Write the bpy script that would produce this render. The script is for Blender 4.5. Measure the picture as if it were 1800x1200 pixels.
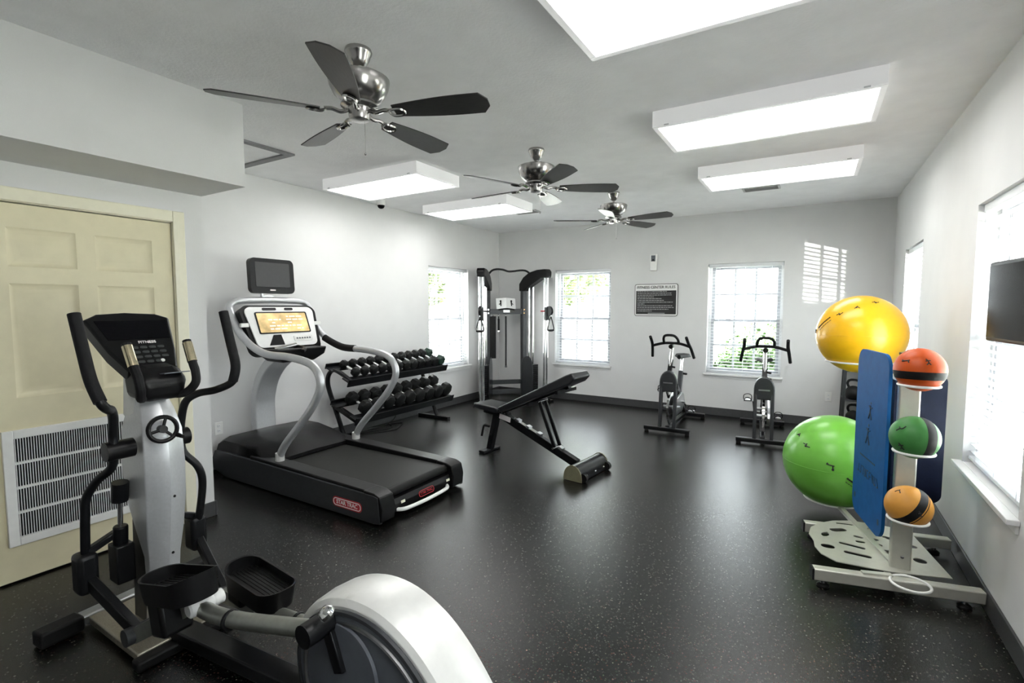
import bpy, bmesh, math, random
from mathutils import Vector, Matrix
random.seed(7)
for o in list(bpy.data.objects): bpy.data.objects.remove(o, do_unlink=True)
SC = bpy.context.scene
COL = SC.collection
PI = math.pi

# ------------------------------------------------------------------ camera, sky, light, exposure
camd = bpy.data.cameras.new('camera'); cam = bpy.data.objects.new('camera', camd); COL.objects.link(cam)
camd.sensor_width = 36.0; camd.lens = 870.3/1800*36; camd.clip_start = .05
cam.location = (0, 0, 1.487); cam.rotation_euler = (PI/2-.0700, 0, .5447)
SC.camera = cam
W = bpy.data.worlds.new('sky'); SC.world = W; W.use_nodes = True
bg = W.node_tree.nodes['Background']; bg.inputs[0].default_value = (.91, .955, 1, 1); bg.inputs[1].default_value = 8.5
LENS_EMIT = 6.0                                    # light given off by the ceiling fixtures' lenses
sl = bpy.data.lights.new('sun', 'SUN'); slo = bpy.data.objects.new('sun', sl); COL.objects.link(slo)
sl.energy = 125; sl.angle = .01; sl.color = (1, .98, .97); slo.location = (0, -12, 14); slo.rotation_euler = Vector((0, .62, -.78)).to_track_quat('-Z', 'Y').to_euler()   # high, behind the camera: it lights the lawn, never the floor
gl = bpy.data.lights.new('sun_glint', 'SPOT'); glo = bpy.data.objects.new('sun_glint', gl); COL.objects.link(glo)
gl.energy = 5500; gl.shadow_soft_size = .02; gl.spot_size = math.radians(4.6); gl.spot_blend = .25; gl.color = (1, .97, .92)
gsrc, gdst = Vector((5.50, -1.67, .64)), Vector((.05, 7.214, 1.93))   # sunlight thrown back by a parked car outside
glo.location = gsrc; glo.rotation_euler = (gdst-gsrc).to_track_quat('-Z', 'Y').to_euler()
SC.view_settings.view_transform = 'Standard'; SC.view_settings.look = 'None'
SC.view_settings.gamma = 1; SC.view_settings.use_curve_mapping = False
SC.view_settings.exposure = 0.62

# ------------------------------------------------------------------ materials
MATS = {}
def nn(nt, t, **kw):
    n = nt.nodes.new(t)
    for k, v in kw.items(): setattr(n, k, v)
    return n
def pmat(name, col, rough=.5, metal=0., var=.06, scale=30., bump=0., bscale=None, spec=.5, emit=0., coat=0., aniso=None):
    if name in MATS: return MATS[name]
    m = bpy.data.materials.new(name); m.use_nodes = True; nt = m.node_tree
    b = nt.nodes['Principled BSDF']
    tc = nn(nt, 'ShaderNodeTexCoord'); nz = nn(nt, 'ShaderNodeTexNoise'); nz.inputs['Scale'].default_value = scale
    nz.inputs['Detail'].default_value = 4
    src = tc.outputs['Object']
    if aniso:
        mp = nn(nt, 'ShaderNodeMapping'); mp.inputs['Scale'].default_value = aniso; nt.links.new(src, mp.inputs[0]); src = mp.outputs[0]
    nt.links.new(src, nz.inputs['Vector'])
    cr = nn(nt, 'ShaderNodeValToRGB'); cr.color_ramp.elements[0].position = .3; cr.color_ramp.elements[1].position = .7
    cr.color_ramp.elements[0].color = tuple(max(0, c*(1-var)) for c in col)+(1,)
    cr.color_ramp.elements[1].color = tuple(min(1, c*(1+var)) for c in col)+(1,)
    nt.links.new(nz.outputs[0], cr.inputs[0]); nt.links.new(cr.outputs[0], b.inputs['Base Color'])
    b.inputs['Roughness'].default_value = rough; b.inputs['Metallic'].default_value = metal
    b.inputs['Specular IOR Level'].default_value = spec; b.inputs['Coat Weight'].default_value = coat
    if emit:
        nt.links.new(cr.outputs[0], b.inputs['Emission Color']); b.inputs['Emission Strength'].default_value = emit
    if bump:
        n2 = nn(nt, 'ShaderNodeTexNoise'); n2.inputs['Scale'].default_value = bscale or scale*4; n2.inputs['Detail'].default_value = 3
        nt.links.new(src, n2.inputs['Vector'])
        bp = nn(nt, 'ShaderNodeBump'); bp.inputs['Strength'].default_value = bump; bp.inputs['Distance'].default_value = .004
        nt.links.new(n2.outputs[0], bp.inputs['Height']); nt.links.new(bp.outputs[0], b.inputs['Normal'])
    MATS[name] = m
    return m
def floor_mat():
    m = bpy.data.materials.new('speckled_rubber'); m.use_nodes = True; nt = m.node_tree; b = nt.nodes['Principled BSDF']
    tc = nn(nt, 'ShaderNodeTexCoord'); vo = nn(nt, 'ShaderNodeTexVoronoi'); vo.inputs['Scale'].default_value = 130
    nt.links.new(tc.outputs['Object'], vo.inputs['Vector'])
    sp = nn(nt, 'ShaderNodeSeparateColor'); nt.links.new(vo.outputs['Color'], sp.inputs[0])
    gt = nn(nt, 'ShaderNodeMath', operation='GREATER_THAN'); gt.inputs[1].default_value = .72; nt.links.new(sp.outputs[0], gt.inputs[0])
    lt = nn(nt, 'ShaderNodeMath', operation='LESS_THAN'); lt.inputs[1].default_value = .46; nt.links.new(vo.outputs['Distance'], lt.inputs[0])
    mu = nn(nt, 'ShaderNodeMath', operation='MULTIPLY'); nt.links.new(gt.outputs[0], mu.inputs[0]); nt.links.new(lt.outputs[0], mu.inputs[1])
    cr = nn(nt, 'ShaderNodeValToRGB'); cr.color_ramp.interpolation = 'CONSTANT'
    cols = [(0, (.026, .026, .022)), (.4, (.060, .018, .013)), (.6, (.016, .038, .020)), (.8, (.062, .058, .046))]
    cr.color_ramp.elements[0].position = 0; cr.color_ramp.elements[0].color = cols[0][1]+(1,)
    cr.color_ramp.elements[1].position = .4; cr.color_ramp.elements[1].color = cols[1][1]+(1,)
    for p, c in cols[2:]:
        e = cr.color_ramp.elements.new(p); e.color = c+(1,)
    nt.links.new(sp.outputs[1], cr.inputs[0])
    nz = nn(nt, 'ShaderNodeTexNoise'); nz.inputs['Scale'].default_value = 3; nt.links.new(tc.outputs['Object'], nz.inputs['Vector'])
    base = nn(nt, 'ShaderNodeValToRGB'); base.color_ramp.elements[0].color = (.0016, .0018, .0018, 1); base.color_ramp.elements[1].color = (.0035, .0035, .0035, 1)
    nt.links.new(nz.outputs[0], base.inputs[0])
    mx = nn(nt, 'ShaderNodeMix', data_type='RGBA'); nt.links.new(mu.outputs[0], mx.inputs[0])
    nt.links.new(base.outputs[0], mx.inputs[6]); nt.links.new(cr.outputs[0], mx.inputs[7]); nt.links.new(mx.outputs[2], b.inputs['Base Color'])
    b.inputs['Roughness'].default_value = .27; b.inputs['Specular IOR Level'].default_value = .5
    n2 = nn(nt, 'ShaderNodeTexNoise'); n2.inputs['Scale'].default_value = 220; nt.links.new(tc.outputs['Object'], n2.inputs['Vector'])
    bp = nn(nt, 'ShaderNodeBump'); bp.inputs['Strength'].default_value = .25; bp.inputs['Distance'].default_value = .003
    nt.links.new(n2.outputs[0], bp.inputs['Height']); nt.links.new(bp.outputs[0], b.inputs['Normal'])
    return m
def glass_mat():
    m = bpy.data.materials.new('window_glass'); m.use_nodes = True; m.use_transparent_shadow = True; nt = m.node_tree; nt.nodes.remove(nt.nodes['Principled BSDF'])
    out = nt.nodes['Material Output']; t = nn(nt, 'ShaderNodeBsdfTransparent'); t.inputs[0].default_value = (.96, .98, .97, 1)
    g = nn(nt, 'ShaderNodeBsdfGlossy'); g.inputs['Roughness'].default_value = .02
    lw = nn(nt, 'ShaderNodeLayerWeight'); pw = nn(nt, 'ShaderNodeMath', operation='POWER'); pw.inputs[1].default_value = 4; nt.links.new(lw.outputs['Facing'], pw.inputs[0])
    fr = nn(nt, 'ShaderNodeMath', operation='MULTIPLY_ADD'); fr.inputs[1].default_value = .5; fr.inputs[2].default_value = .03; nt.links.new(pw.outputs[0], fr.inputs[0]); mx = nn(nt, 'ShaderNodeMixShader')
    nt.links.new(fr.outputs[0], mx.inputs[0]); nt.links.new(t.outputs[0], mx.inputs[1]); nt.links.new(g.outputs[0], mx.inputs[2])
    nt.links.new(mx.outputs[0], out.inputs[0])
    return m
M_FLOOR = floor_mat(); M_GLASS = glass_mat()
M_WALL = pmat('wall_paint', (.69, .69, .69), .75, var=.02, scale=4, bump=.10, bscale=160)
M_CEIL = pmat('ceiling_paint', (.88, .88, .885), .9, var=.03, scale=6, bump=.55, bscale=60)
M_BASE = pmat('cove_base_rubber', (.055, .056, .058), .35, var=.1)
M_TRIM = pmat('white_trim_paint', (.80, .80, .80), .4, var=.02)
M_VINYL = pmat('white_vinyl', (.82, .83, .84), .4, var=.02)
M_SASH = pmat('backlit_grey_vinyl', (.44, .45, .48), .45, var=.03)  # backlit grey of the sashes and muntins put into the base colour
M_SLAT = pmat('blind_slat_vinyl', (.80, .81, .83), .45, var=.02)
_nt = M_SLAT.node_tree; _mx = nn(_nt, 'ShaderNodeMixShader'); _tr = nn(_nt, 'ShaderNodeBsdfTranslucent'); _mx.inputs[0].default_value = .22
_tr.inputs[0].default_value = (.85, .86, .88, 1); _nt.links.new(_nt.nodes['Principled BSDF'].outputs[0], _mx.inputs[1]); _nt.links.new(_tr.outputs[0], _mx.inputs[2]); _nt.links.new(_mx.outputs[0], _nt.nodes['Material Output'].inputs[0])
M_DOOR = pmat('cream_door_paint', (.72, .66, .46), .45, var=.03, scale=12, bump=.05)
M_CREAM = pmat('cream_casing_paint', (.80, .77, .62), .4, var=.02)
M_GRILLE = pmat('white_enamel', (.84, .84, .82), .35, var=.02)
M_DARK = pmat('dark_filter', (.012, .012, .012), .9)
M_HATCH = pmat('shaded_grey_trim', (.20, .20, .21), .6, var=.05)  # shade on the hatch trim put into its grey colour
M_FIXT = pmat('glowing_fixture_enamel', (.86, .86, .86), .35, var=.01, emit=.18)  # faint glow put into the enamel so the housing sides look lit
M_LENS = pmat('lit_acrylic_lens', (1, .99, .97), .5, var=.0, emit=LENS_EMIT)
M_NICKEL = pmat('brushed_nickel', (.40, .39, .38), .22, 1., var=.1, scale=60, aniso=(1, 1, 12))
M_BLADE = pmat('dark_fan_blade', (.022, .021, .021), .40, var=.3, scale=20, aniso=(1, 8, 1))
M_BLACK = pmat('black_plastic', (.005, .005, .0055), .36, var=.2, spec=.25)
M_BLACKM = pmat('black_powder_coat', (.006, .0065, .0075), .33, var=.2, spec=.3, bump=.05, bscale=400)
M_RUB = pmat('black_rubber', (.006, .006, .006), .55, var=.2, spec=.25, bump=.1, bscale=200)
M_GRIP = pmat('black_foam_grip', (.008, .008, .009), .7, var=.2, spec=.25, bump=.2, bscale=300)
M_SCREEN = pmat('dark_glossy_screen', (.003, .003, .004), .10, var=.1, spec=.10)
M_CHROME = pmat('chrome', (.80, .80, .80), .08, 1., var=.02)
M_STEEL = pmat('satin_steel', (.55, .56, .57), .3, 1., var=.06)
M_SILVER = pmat('silver_paint', (.60, .61, .63), .32, .5, var=.04, scale=80)
M_SILVERP = pmat('pale_silver_shell', (.74, .74, .72), .35, .25, var=.03)
M_GUN = pmat('gunmetal_paint', (.045, .048, .052), .35, .3, var=.08)
M_GREYP = pmat('grey_side_plastic', (.10, .11, .13), .45, var=.06)
M_WHITE = pmat('white_plastic', (.82, .82, .81), .35, var=.02)
M_RED = pmat('red_decal', (.45, .02, .03), .4, var=.05)
M_REDW = pmat('white_decal', (.85, .80, .80), .4, var=.02)

# ------------------------------------------------------------------ mesh builder and scene-graph helpers
def catmull(pts, k=6, closed=False):
    P = [Vector(p) for p in pts]; n = len(P); out = []
    rng = range(n if closed else n-1)
    for i in rng:
        if closed: p0, p1, p2, p3 = P[(i-1) % n], P[i], P[(i+1) % n], P[(i+2) % n]
        else: p0, p1, p2, p3 = P[max(i-1, 0)], P[i], P[i+1], P[min(i+2, n-1)]
        for j in range(k):
            t = j/k
            out.append(.5*((2*p1)+(p2-p0)*t+(2*p0-5*p1+4*p2-p3)*t*t+(3*p1-p0-3*p2+p3)*t**3))
    if not closed: out.append(P[-1])
    return out
class MB:
    def __init__(s, o=(0, 0, 0)): s.v = []; s.f = []; s.o = Vector(o)
    def add(s, vs, fs):
        b = len(s.v); s.v += [Vector(v)-s.o for v in vs]; s.f += [tuple(i+b for i in f) for f in fs]; return s
    def box(s, c, size, rot=None):
        c = Vector(c); h = [x/2 for x in size]; vs = []
        for x in (-1, 1):
            for y in (-1, 1):
                for z in (-1, 1):
                    d = Vector((x*h[0], y*h[1], z*h[2])); vs.append(c+(rot @ d if rot else d))
        return s.add(vs, [(0, 1, 3, 2), (4, 6, 7, 5), (0, 4, 5, 1), (2, 3, 7, 6), (0, 2, 6, 4), (1, 5, 7, 3)])
    def mm(s, a, b):
        return s.box([(a[i]+b[i])/2 for i in range(3)], [abs(b[i]-a[i]) for i in range(3)])
    def bar(s, p0, p1, w, h, up=(0, 0, 1)):          # rectangular bar, w across, h along 'up'
        p0, p1 = Vector(p0), Vector(p1); d = (p1-p0); L = d.length; d.normalize()
        u = Vector(up); r = d.cross(u)
        if r.length < 1e-4: r = d.cross(Vector((0, 1, 0)))
        r.normalize(); u = r.cross(d)
        return s.box((p0+p1)/2, (w, L, h), Matrix((r, d, u)).transposed())
    def cyl(s, p0, p1, r0, r1=None, n=16):
        p0, p1 = Vector(p0), Vector(p1); r1 = r0 if r1 is None else r1
        d = (p1-p0).normalized(); a = d.orthogonal().normalized(); b = d.cross(a)
        vs = []; fs = []
        for p, r in ((p0, r0), (p1, r1)):
            for i in range(n): t = 2*PI*i/n; vs.append(p+(a*math.cos(t)+b*math.sin(t))*r)
        fs = [(i, (i+1) % n, n+(i+1) % n, n+i) for i in range(n)]+[tuple(reversed(range(n))), tuple(range(n, 2*n))]
        return s.add(vs, fs)
    def tube(s, pts, r, n=10, k=6, closed=False, flat=None):
        P = catmull(pts, k, closed) if k > 1 else [Vector(p) for p in pts]
        m = len(P); R = r if callable(r) else (lambda t: r)
        vs = []; fs = []; a = None
        for i, p in enumerate(P):
            if closed: d = P[(i+1) % m]-P[i-1]
            else: d = P[min(i+1, m-1)]-P[max(i-1, 0)]
            d.normalize()
            if a is None: a = d.orthogonal().normalized() if flat is None else (Vector(flat)-d*d.dot(Vector(flat))).normalized()
            a = (a-d*a.dot(d)).normalized(); b = d.cross(a); rr = R(i/max(m-1, 1))
            r1, r2 = rr if isinstance(rr, tuple) else (rr, rr)
            for j in range(n):
                t = 2*PI*j/n; vs.append(p+a*math.cos(t)*r1+b*math.sin(t)*r2)
        for i in range(m if closed else m-1):
            for j in range(n):
                i2 = (i+1) % m; fs.append((i*n+j, i*n+(j+1) % n, i2*n+(j+1) % n, i2*n+j))
        if not closed: fs += [tuple(reversed(range(n))), tuple(range((m-1)*n, m*n))]
        return s.add(vs, fs)
    def lathe(s, prof, c=(0, 0, 0), ax=(0, 0, 1), n=28):
        c = Vector(c); ax = Vector(ax).normalized(); a = ax.orthogonal().normalized(); b = ax.cross(a); vs = []; fs = []; m = len(prof)
        for r, h in prof:
            for j in range(n): t = 2*PI*j/n; vs.append(c+ax*h+(a*math.cos(t)+b*math.sin(t))*max(r, 1e-5))
        for i in range(m-1):
            for j in range(n): fs.append((i*n+j, i*n+(j+1) % n, (i+1)*n+(j+1) % n, (i+1)*n+j))
        fs += [tuple(reversed(range(n))), tuple(range((m-1)*n, m*n))]
        return s.add(vs, fs)
    def prism(s, poly, pl, a, b):                     # polygon in plane pl ('xz' at y, 'xy' at z, 'yz' at x) extruded a..b
        def P(q, h): return {'xz': (q[0], h, q[1]), 'xy': (q[0], q[1], h), 'yz': (h, q[0], q[1])}[pl]
        n = len(poly); vs = [P(q, a) for q in poly]+[P(q, b) for q in poly]
        return s.add(vs, [(i, (i+1) % n, n+(i+1) % n, n+i) for i in range(n)]+[tuple(reversed(range(n))), tuple(range(n, 2*n))])
    def loft(s, secs, caps=True):                     # list of rings with the same number of points
        n = len(secs[0]); vs = [p for q in secs for p in q]; fs = []
        for i in range(len(secs)-1):
            for j in range(n): fs.append((i*n+j, i*n+(j+1) % n, (i+1)*n+(j+1) % n, (i+1)*n+j))
        if caps: fs += [tuple(reversed(range(n))), tuple(range((len(secs)-1)*n, len(secs)*n))]
        return s.add(vs, fs)
    def ball(s, c, r, n=24, m=14, sc=(1, 1, 1)):
        c = Vector(c); vs = [c+Vector((0, 0, r*sc[2]))]; fs = []
        for i in range(1, m):
            t = PI*i/m
            for j in range(n): u = 2*PI*j/n; vs.append(c+Vector((r*sc[0]*math.sin(t)*math.cos(u), r*sc[1]*math.sin(t)*math.sin(u), r*sc[2]*math.cos(t))))
        vs.append(c-Vector((0, 0, r*sc[2]))); L = len(vs)-1
        for j in range(n):
            fs.append((0, 1+j, 1+(j+1) % n)); fs.append((L, L-n+(j+1) % n, L-n+j))
        for i in range(m-2):
            for j in range(n): a = 1+i*n; fs.append((a+j, a+n+j, a+n+(j+1) % n, a+(j+1) % n))
        return s.add(vs, fs)
    def torus(s, c, R, r, ax=(0, 0, 1), n=32, m=8):
        c = Vector(c); ax = Vector(ax).normalized(); a = ax.orthogonal().normalized(); b = ax.cross(a)
        return s.tube([c+(a*math.cos(2*PI*i/n)+b*math.sin(2*PI*i/n))*R for i in range(n)], r, m, 1, True)
    def mesh(s, name, mat, ang=35):
        me = bpy.data.meshes.new(name); me.from_pydata([tuple(v) for v in s.v], [], s.f); me.update()
        b = bmesh.new(); b.from_mesh(me); bmesh.ops.recalc_face_normals(b, faces=b.faces); b.to_mesh(me); b.free()
        me.materials.append(mat)
        for p in me.polygons: p.use_smooth = True
        me.set_sharp_from_angle(angle=math.radians(ang))
        return me
    def build(s, name, mat, parent=None, bevel=0., seg=2, label=None, ang=35):
        return mobj(name, s.mesh(name, mat, ang), parent, bevel, seg, label)
def mobj(name, me, parent=None, bevel=0., seg=2, label=None):
    o = bpy.data.objects.new(name, me); COL.objects.link(o)
    if parent: o.parent = parent
    if bevel:
        md = o.modifiers.new('bevel', 'BEVEL'); md.width = bevel; md.segments = seg; md.limit_method = 'ANGLE'; md.angle_limit = math.radians(40)
    if label: o['label'] = label
    return o
def tag(o, label=None, cat=None, group=None, kind=None):
    if label: o['label'] = label
    if cat: o['category'] = cat
    if group: o['group'] = group
    if kind: o['kind'] = kind
    return o
def thing(name, label, cat, loc=(0, 0, 0), rz=0, group=None, kind=None):
    o = bpy.data.objects.new(name, None); COL.objects.link(o); o.location = loc; o.rotation_euler = (0, 0, rz); o.empty_display_size = .1
    return tag(o, label, cat, group, kind)
def kids(o): return [c for c in bpy.data.objects if c.parent is o]
def copy_tree(o, parent=None, cs=None):
    c = o.copy(); COL.objects.link(c)
    if parent: c.parent = parent
    for ch in kids(o): copy_tree(ch, c)
    return c
def text_mesh(name, txt, size, mat, depth=.001, align='CENTER'):
    cu = bpy.data.curves.new(name, 'FONT'); cu.body = txt; cu.size = size; cu.extrude = depth; cu.align_x = align; cu.align_y = 'CENTER'; cu.resolution_u = 3; cu.offset = size*.012
    t = bpy.data.objects.new('tmp', cu); COL.objects.link(t); bpy.context.view_layer.update()
    me = bpy.data.meshes.new_from_object(t.evaluated_get(bpy.context.evaluated_depsgraph_get())); bpy.data.objects.remove(t)
    me.name = name; me.materials.clear(); me.materials.append(mat)
    return me
def plate_mesh(name, outer, holes, depth, mat):      # flat plate in xy with holes, centred on z = 0
    cu = bpy.data.curves.new(name, 'CURVE'); cu.dimensions = '2D'; cu.fill_mode = 'BOTH'; cu.extrude = depth/2
    for ring in [outer]+holes:
        sp = cu.splines.new('POLY'); sp.points.add(len(ring)-1); sp.use_cyclic_u = True
        for p, q in zip(sp.points, ring): p.co = (q[0], q[1], 0, 1)
    t = bpy.data.objects.new('tmp', cu); COL.objects.link(t); bpy.context.view_layer.update()
    me = bpy.data.meshes.new_from_object(t.evaluated_get(bpy.context.evaluated_depsgraph_get())); bpy.data.objects.remove(t)
    me.name = name; me.materials.clear(); me.materials.append(mat)
    return me
def rrect(w, h, r, k=5, cx=0, cy=0):
    out = []
    for sx, sy, a0 in ((1, 1, 0), (-1, 1, 90), (-1, -1, 180), (1, -1, 270)):
        for i in range(k+1):
            t = math.radians(a0+90*i/k); out.append((cx+sx*(w/2-r)+r*math.cos(t), cy+sy*(h/2-r)+r*math.sin(t)))
    return out
def basis(o, x, y):                                   # matrix with given local x / y axes
    x = Vector(x).normalized(); y = Vector(y); y = (y-x*y.dot(x)).normalized(); z = x.cross(y)
    m = Matrix((x, y, z)).transposed().to_4x4(); m.translation = Vector(o); return m

# ------------------------------------------------------------------ the room
XL, XR, YB, H, YF = -4.634, .788, 7.214, 2.743, -2.0
XC, YC, XS, ZS = -3.608, 1.85, -3.085, 2.24           # closet front, closet end, soffit front, soffit underside
T = .16
WZ0, WZ1 = .575, 2.065                                # window openings
def struct(name, mb, mat, parent=None, bevel=0.):
    o = mb.build(name, mat, parent, bevel)
    if not parent: o['kind'] = 'structure'
    return o
def wall_boxes(mb, ax, a, b, u0, u1, z0, z1, holes):
    us = sorted({u0, u1, *[h[0] for h in holes], *[h[1] for h in holes]})
    for i in range(len(us)-1):
        m = (us[i]+us[i+1])/2; cut = [(h[2], h[3]) for h in holes if h[0] < m < h[1]]
        spans = [(z0, z1)] if not cut else [(z0, cut[0][0]), (cut[0][1], z1)]
        for p, q in spans:
            if q-p < 1e-4: continue
            if ax == 'x': mb.mm((a, us[i], p), (b, us[i+1], q))
            else: mb.mm((us[i], a, p), (us[i+1], b, q))
    return mb
WINS = {1: ('left', 5.385, 6.325), 2: ('back', -3.555, -2.625), 3: ('back', -1.235, -.325), 4: ('right', 5.475, 6.415), 5: ('right', 2.895, 3.835), 6: ('right', .315, 1.255)}  # nearest right window is unseen, added to let in more light
struct('floor', MB().mm((XL-T, YF-T, -.12), (XR+T, YB+T, 0)), M_FLOOR)
struct('ceiling', MB().mm((XL-T, YF-T, H), (XR+T, YB+T, H+.12)), M_CEIL)
def wh(side): return [(w[1], w[2], WZ0, WZ1) for w in WINS.values() if w[0] == side]
struct('wall_left', wall_boxes(MB(), 'x', XL-T, XL, YF-T, YB+T, 0, H, wh('left')), M_WALL)
struct('wall_back', wall_boxes(MB(), 'y', YB, YB+T, XL, XR, 0, H, wh('back')), M_WALL)
struct('wall_right', wall_boxes(MB(), 'x', XR, XR+T, YF-T, YB+T, 0, H, wh('right')), M_WALL)
struct('wall_front', MB().mm((XL, YF-T, 0), (XR, YF, H)), M_WALL)
DY0, DY1, DZ1 = .742, 1.652, 2.03                     # closet door leaf
struct('wall_closet', wall_boxes(MB(), 'x', XC-.11, XC, YF, YC, 0, H, [(DY0-.02, DY1+.02, 0, DZ1+.015)]).mm((XL, YC-.11, 0), (XC-.11, YC, H)), M_WALL)
struct('wall_soffit', MB().mm((XC, YF, ZS), (XS, YC, H)), M_WALL)
def baseboard(name, pts):
    mb = MB()
    for a, b in pts: mb.mm((a[0], a[1], 0), (b[0], b[1], .105))
    for a, b in pts:                                  # cove toe
        sx, sy = abs(b[0]-a[0]), abs(b[1]-a[1])
    return struct(name, mb, M_BASE, bevel=.003)
bt = .012
baseboard('baseboard_left', [((XL, YC), (XL+bt, YB))])
baseboard('baseboard_back', [((XL+bt, YB-bt), (XR-bt, YB))])
baseboard('baseboard_right', [((XR-bt, YF), (XR, YB))])
baseboard('baseboard_closet', [((XC, DY1+.09), (XC+bt, YC)), ((XL+bt, YC), (XC+bt, YC+bt)), ((XC, YF), (XC+bt, DY0-.09))])

# windows: local x along the wall, local y outwards, z up from the floor
BLIND_LABELS = {1: 'white slatted blind in the left wall window beside the dumbbells', 2: 'white slatted blind in the back window behind the cable machine',
                3: 'white slatted blind in the back window behind the right exercise bike', 4: 'white slatted blind in the far right wall window beside the yellow ball',
                5: 'white slatted blind in the near right wall window behind the television',
                6: 'white slatted blind in the added unseen right wall window beside the photographer'}
def window(n, side, u0, u1):
    w = u1-u0; c = (u0+u1)/2; h = WZ1-WZ0
    loc, rz = {'left': ((XL, c, 0), PI/2), 'back': ((c, YB, 0), 0), 'right': ((XR, c, 0), -PI/2)}[side]
    r = thing('window_%d' % n, None, None, loc, rz, kind='structure')
    def ring(x0, x1, z0, z1, t, y0, y1):
        m = MB(); m.mm((x0, y0, z0), (x0+t, y1, z1)); m.mm((x1-t, y0, z0), (x1, y1, z1)); m.mm((x0+t, y0, z0), (x1-t, y1, z0+t)); m.mm((x0+t, y0, z1-t), (x1-t, y1, z1)); return m
    ring(-w/2, w/2, WZ0, WZ1, .035, .095, .150).build('window_frame', M_VINYL, r)
    zm = WZ0+h*.485
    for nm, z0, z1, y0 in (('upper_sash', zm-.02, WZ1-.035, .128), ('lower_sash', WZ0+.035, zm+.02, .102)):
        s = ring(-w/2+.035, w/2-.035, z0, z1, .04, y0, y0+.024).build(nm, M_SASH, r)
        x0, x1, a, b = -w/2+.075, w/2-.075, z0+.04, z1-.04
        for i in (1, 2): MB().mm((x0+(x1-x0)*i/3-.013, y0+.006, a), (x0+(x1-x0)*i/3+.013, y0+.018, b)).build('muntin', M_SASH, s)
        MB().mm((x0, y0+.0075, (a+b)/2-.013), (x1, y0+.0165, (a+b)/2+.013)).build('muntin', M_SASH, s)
        pm = MB().box((0, 0, 0), ((x1-x0)/3-.002, .003, (b-a)/2-.002)).mesh('pane', M_GLASS)
        for i in range(3):
            for j in range(2):
                p = mobj('pane', pm, s); p.location = (x0+(x1-x0)*(i+.5)/3, y0+.012, a+(b-a)*(j+.5)/2)
    for sx in (-1, 1): MB().box((sx*.2, .098, zm+.028), (.06, .016, .014)).build('sash_lock', M_VINYL, r, .003)
    MB().mm((-w/2-.03, -.045, WZ0-.022), (w/2+.03, 0, WZ0+.003)).mm((-w/2, 0, WZ0-.022), (w/2, .10, WZ0+.003)).build('sill', M_TRIM, r, .003)
    MB().mm((-w/2-.02, -.012, WZ0-.06), (w/2+.02, 0, WZ0-.022)).build('apron', M_TRIM, r, .002)
    # blind
    d = {'left': Vector((-1, 0, 0)), 'back': Vector((0, 1, 0)), 'right': Vector((1, 0, 0))}[side]
    b = thing('window_blind', BLIND_LABELS[n], 'blind', Vector(loc)+d*.05+Vector((0, 0, WZ0)), rz, 'white window blinds')
    MB().box((0, 0, h-.025), (w-.014, .05, .045)).build('headrail', M_SLAT, b, .003)
    sm = MB(); sw = w-.02
    for i in range(4):
        y0, y1 = -.0225+.045*i/4, -.0225+.045*(i+1)/4; c0, c1 = .003*(1-(y0/.0225)**2), .003*(1-(y1/.0225)**2)
        sm.add([(-sw/2, y0, c0), (sw/2, y0, c0), (sw/2, y1, c1), (-sw/2, y1, c1), (-sw/2, y0, c0-.002), (sw/2, y0, c0-.002), (sw/2, y1, c1-.002), (-sw/2, y1, c1-.002)],
               [(0, 1, 2, 3), (7, 6, 5, 4), (0, 4, 5, 1), (3, 2, 6, 7), (0, 3, 7, 4), (1, 5, 6, 2)])
    sme = sm.mesh('slat', M_SLAT); z = .075
    while z < h-.06:
        o = mobj('slat', sme, b); o.location = (0, 0, z); o.rotation_euler = (math.radians(3), 0, 0); z += .0425
    MB().box((0, 0, .035), (w-.018, .05, .018)).build('bottom_rail', M_SLAT, b, .003)
    for x in (-w/2+.14, 0, w/2-.14):
        m = MB()
        for y in (-.024, .024): m.box((x, y, h/2), (.003, .0015, h-.07))
        m.build('ladder_cord', M_SLAT, b)
    MB().cyl((-w/2+.10, -.034, h-.05), (-w/2+.10, -.034, h-.62), .004, n=6).build('tilt_wand', M_SLAT, b)
    return r
for n, (s, a, b) in WINS.items(): window(n, s, a, b)

# closet door with a return-air grille
d = thing('door_1', None, None, (XC, (DY0+DY1)/2, 0), 0, kind='structure'); o = (XC, (DY0+DY1)/2, 0)
m = MB(o); xf = XC-.012; cols = [(.868, 1.158), (1.246, 1.540)]; rows = [(1.00, 1.61), (1.70, 1.905)]
GZ0, GZ1, GY0, GY1 = .205, .83, .795, 1.60
ys = sorted({DY0, DY1, *sum(map(list, cols), [])}); zs = [.012, .93, 1.00, 1.61, 1.70, 1.905, DZ1]
for i in range(len(ys)-1):
    for j in range(len(zs)-1):
        ym, zm = (ys[i]+ys[i+1])/2, (zs[j]+zs[j+1])/2
        if any(a < ym < b for a, b in cols) and any(a < zm < b for a, b in rows): continue
        m.mm((xf-.035, ys[i], zs[j]), (xf, ys[i+1], zs[j+1]))
m.build('door_leaf', M_DOOR, d)
for a, b in cols:
    for p, q in rows:                                 # raised panel: sunk field, sloped bevel, flat centre
        m = MB(o)
        def rg(k, x): return [(x, a+k, p+k), (x, b-k, p+k), (x, b-k, q-k), (x, a+k, q-k)]
        m.loft([rg(0, xf-.030), rg(0, xf-.001), rg(.018, xf-.012), rg(.032, xf-.012), rg(.058, xf-.002)])
        m.build('panel', M_DOOR, d)
mc = MB(o)
for y in (DY0-.075, DY1+.005): mc.mm((XC, y, 0), (XC+.018, y+.07, DZ1+.08))
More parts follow.
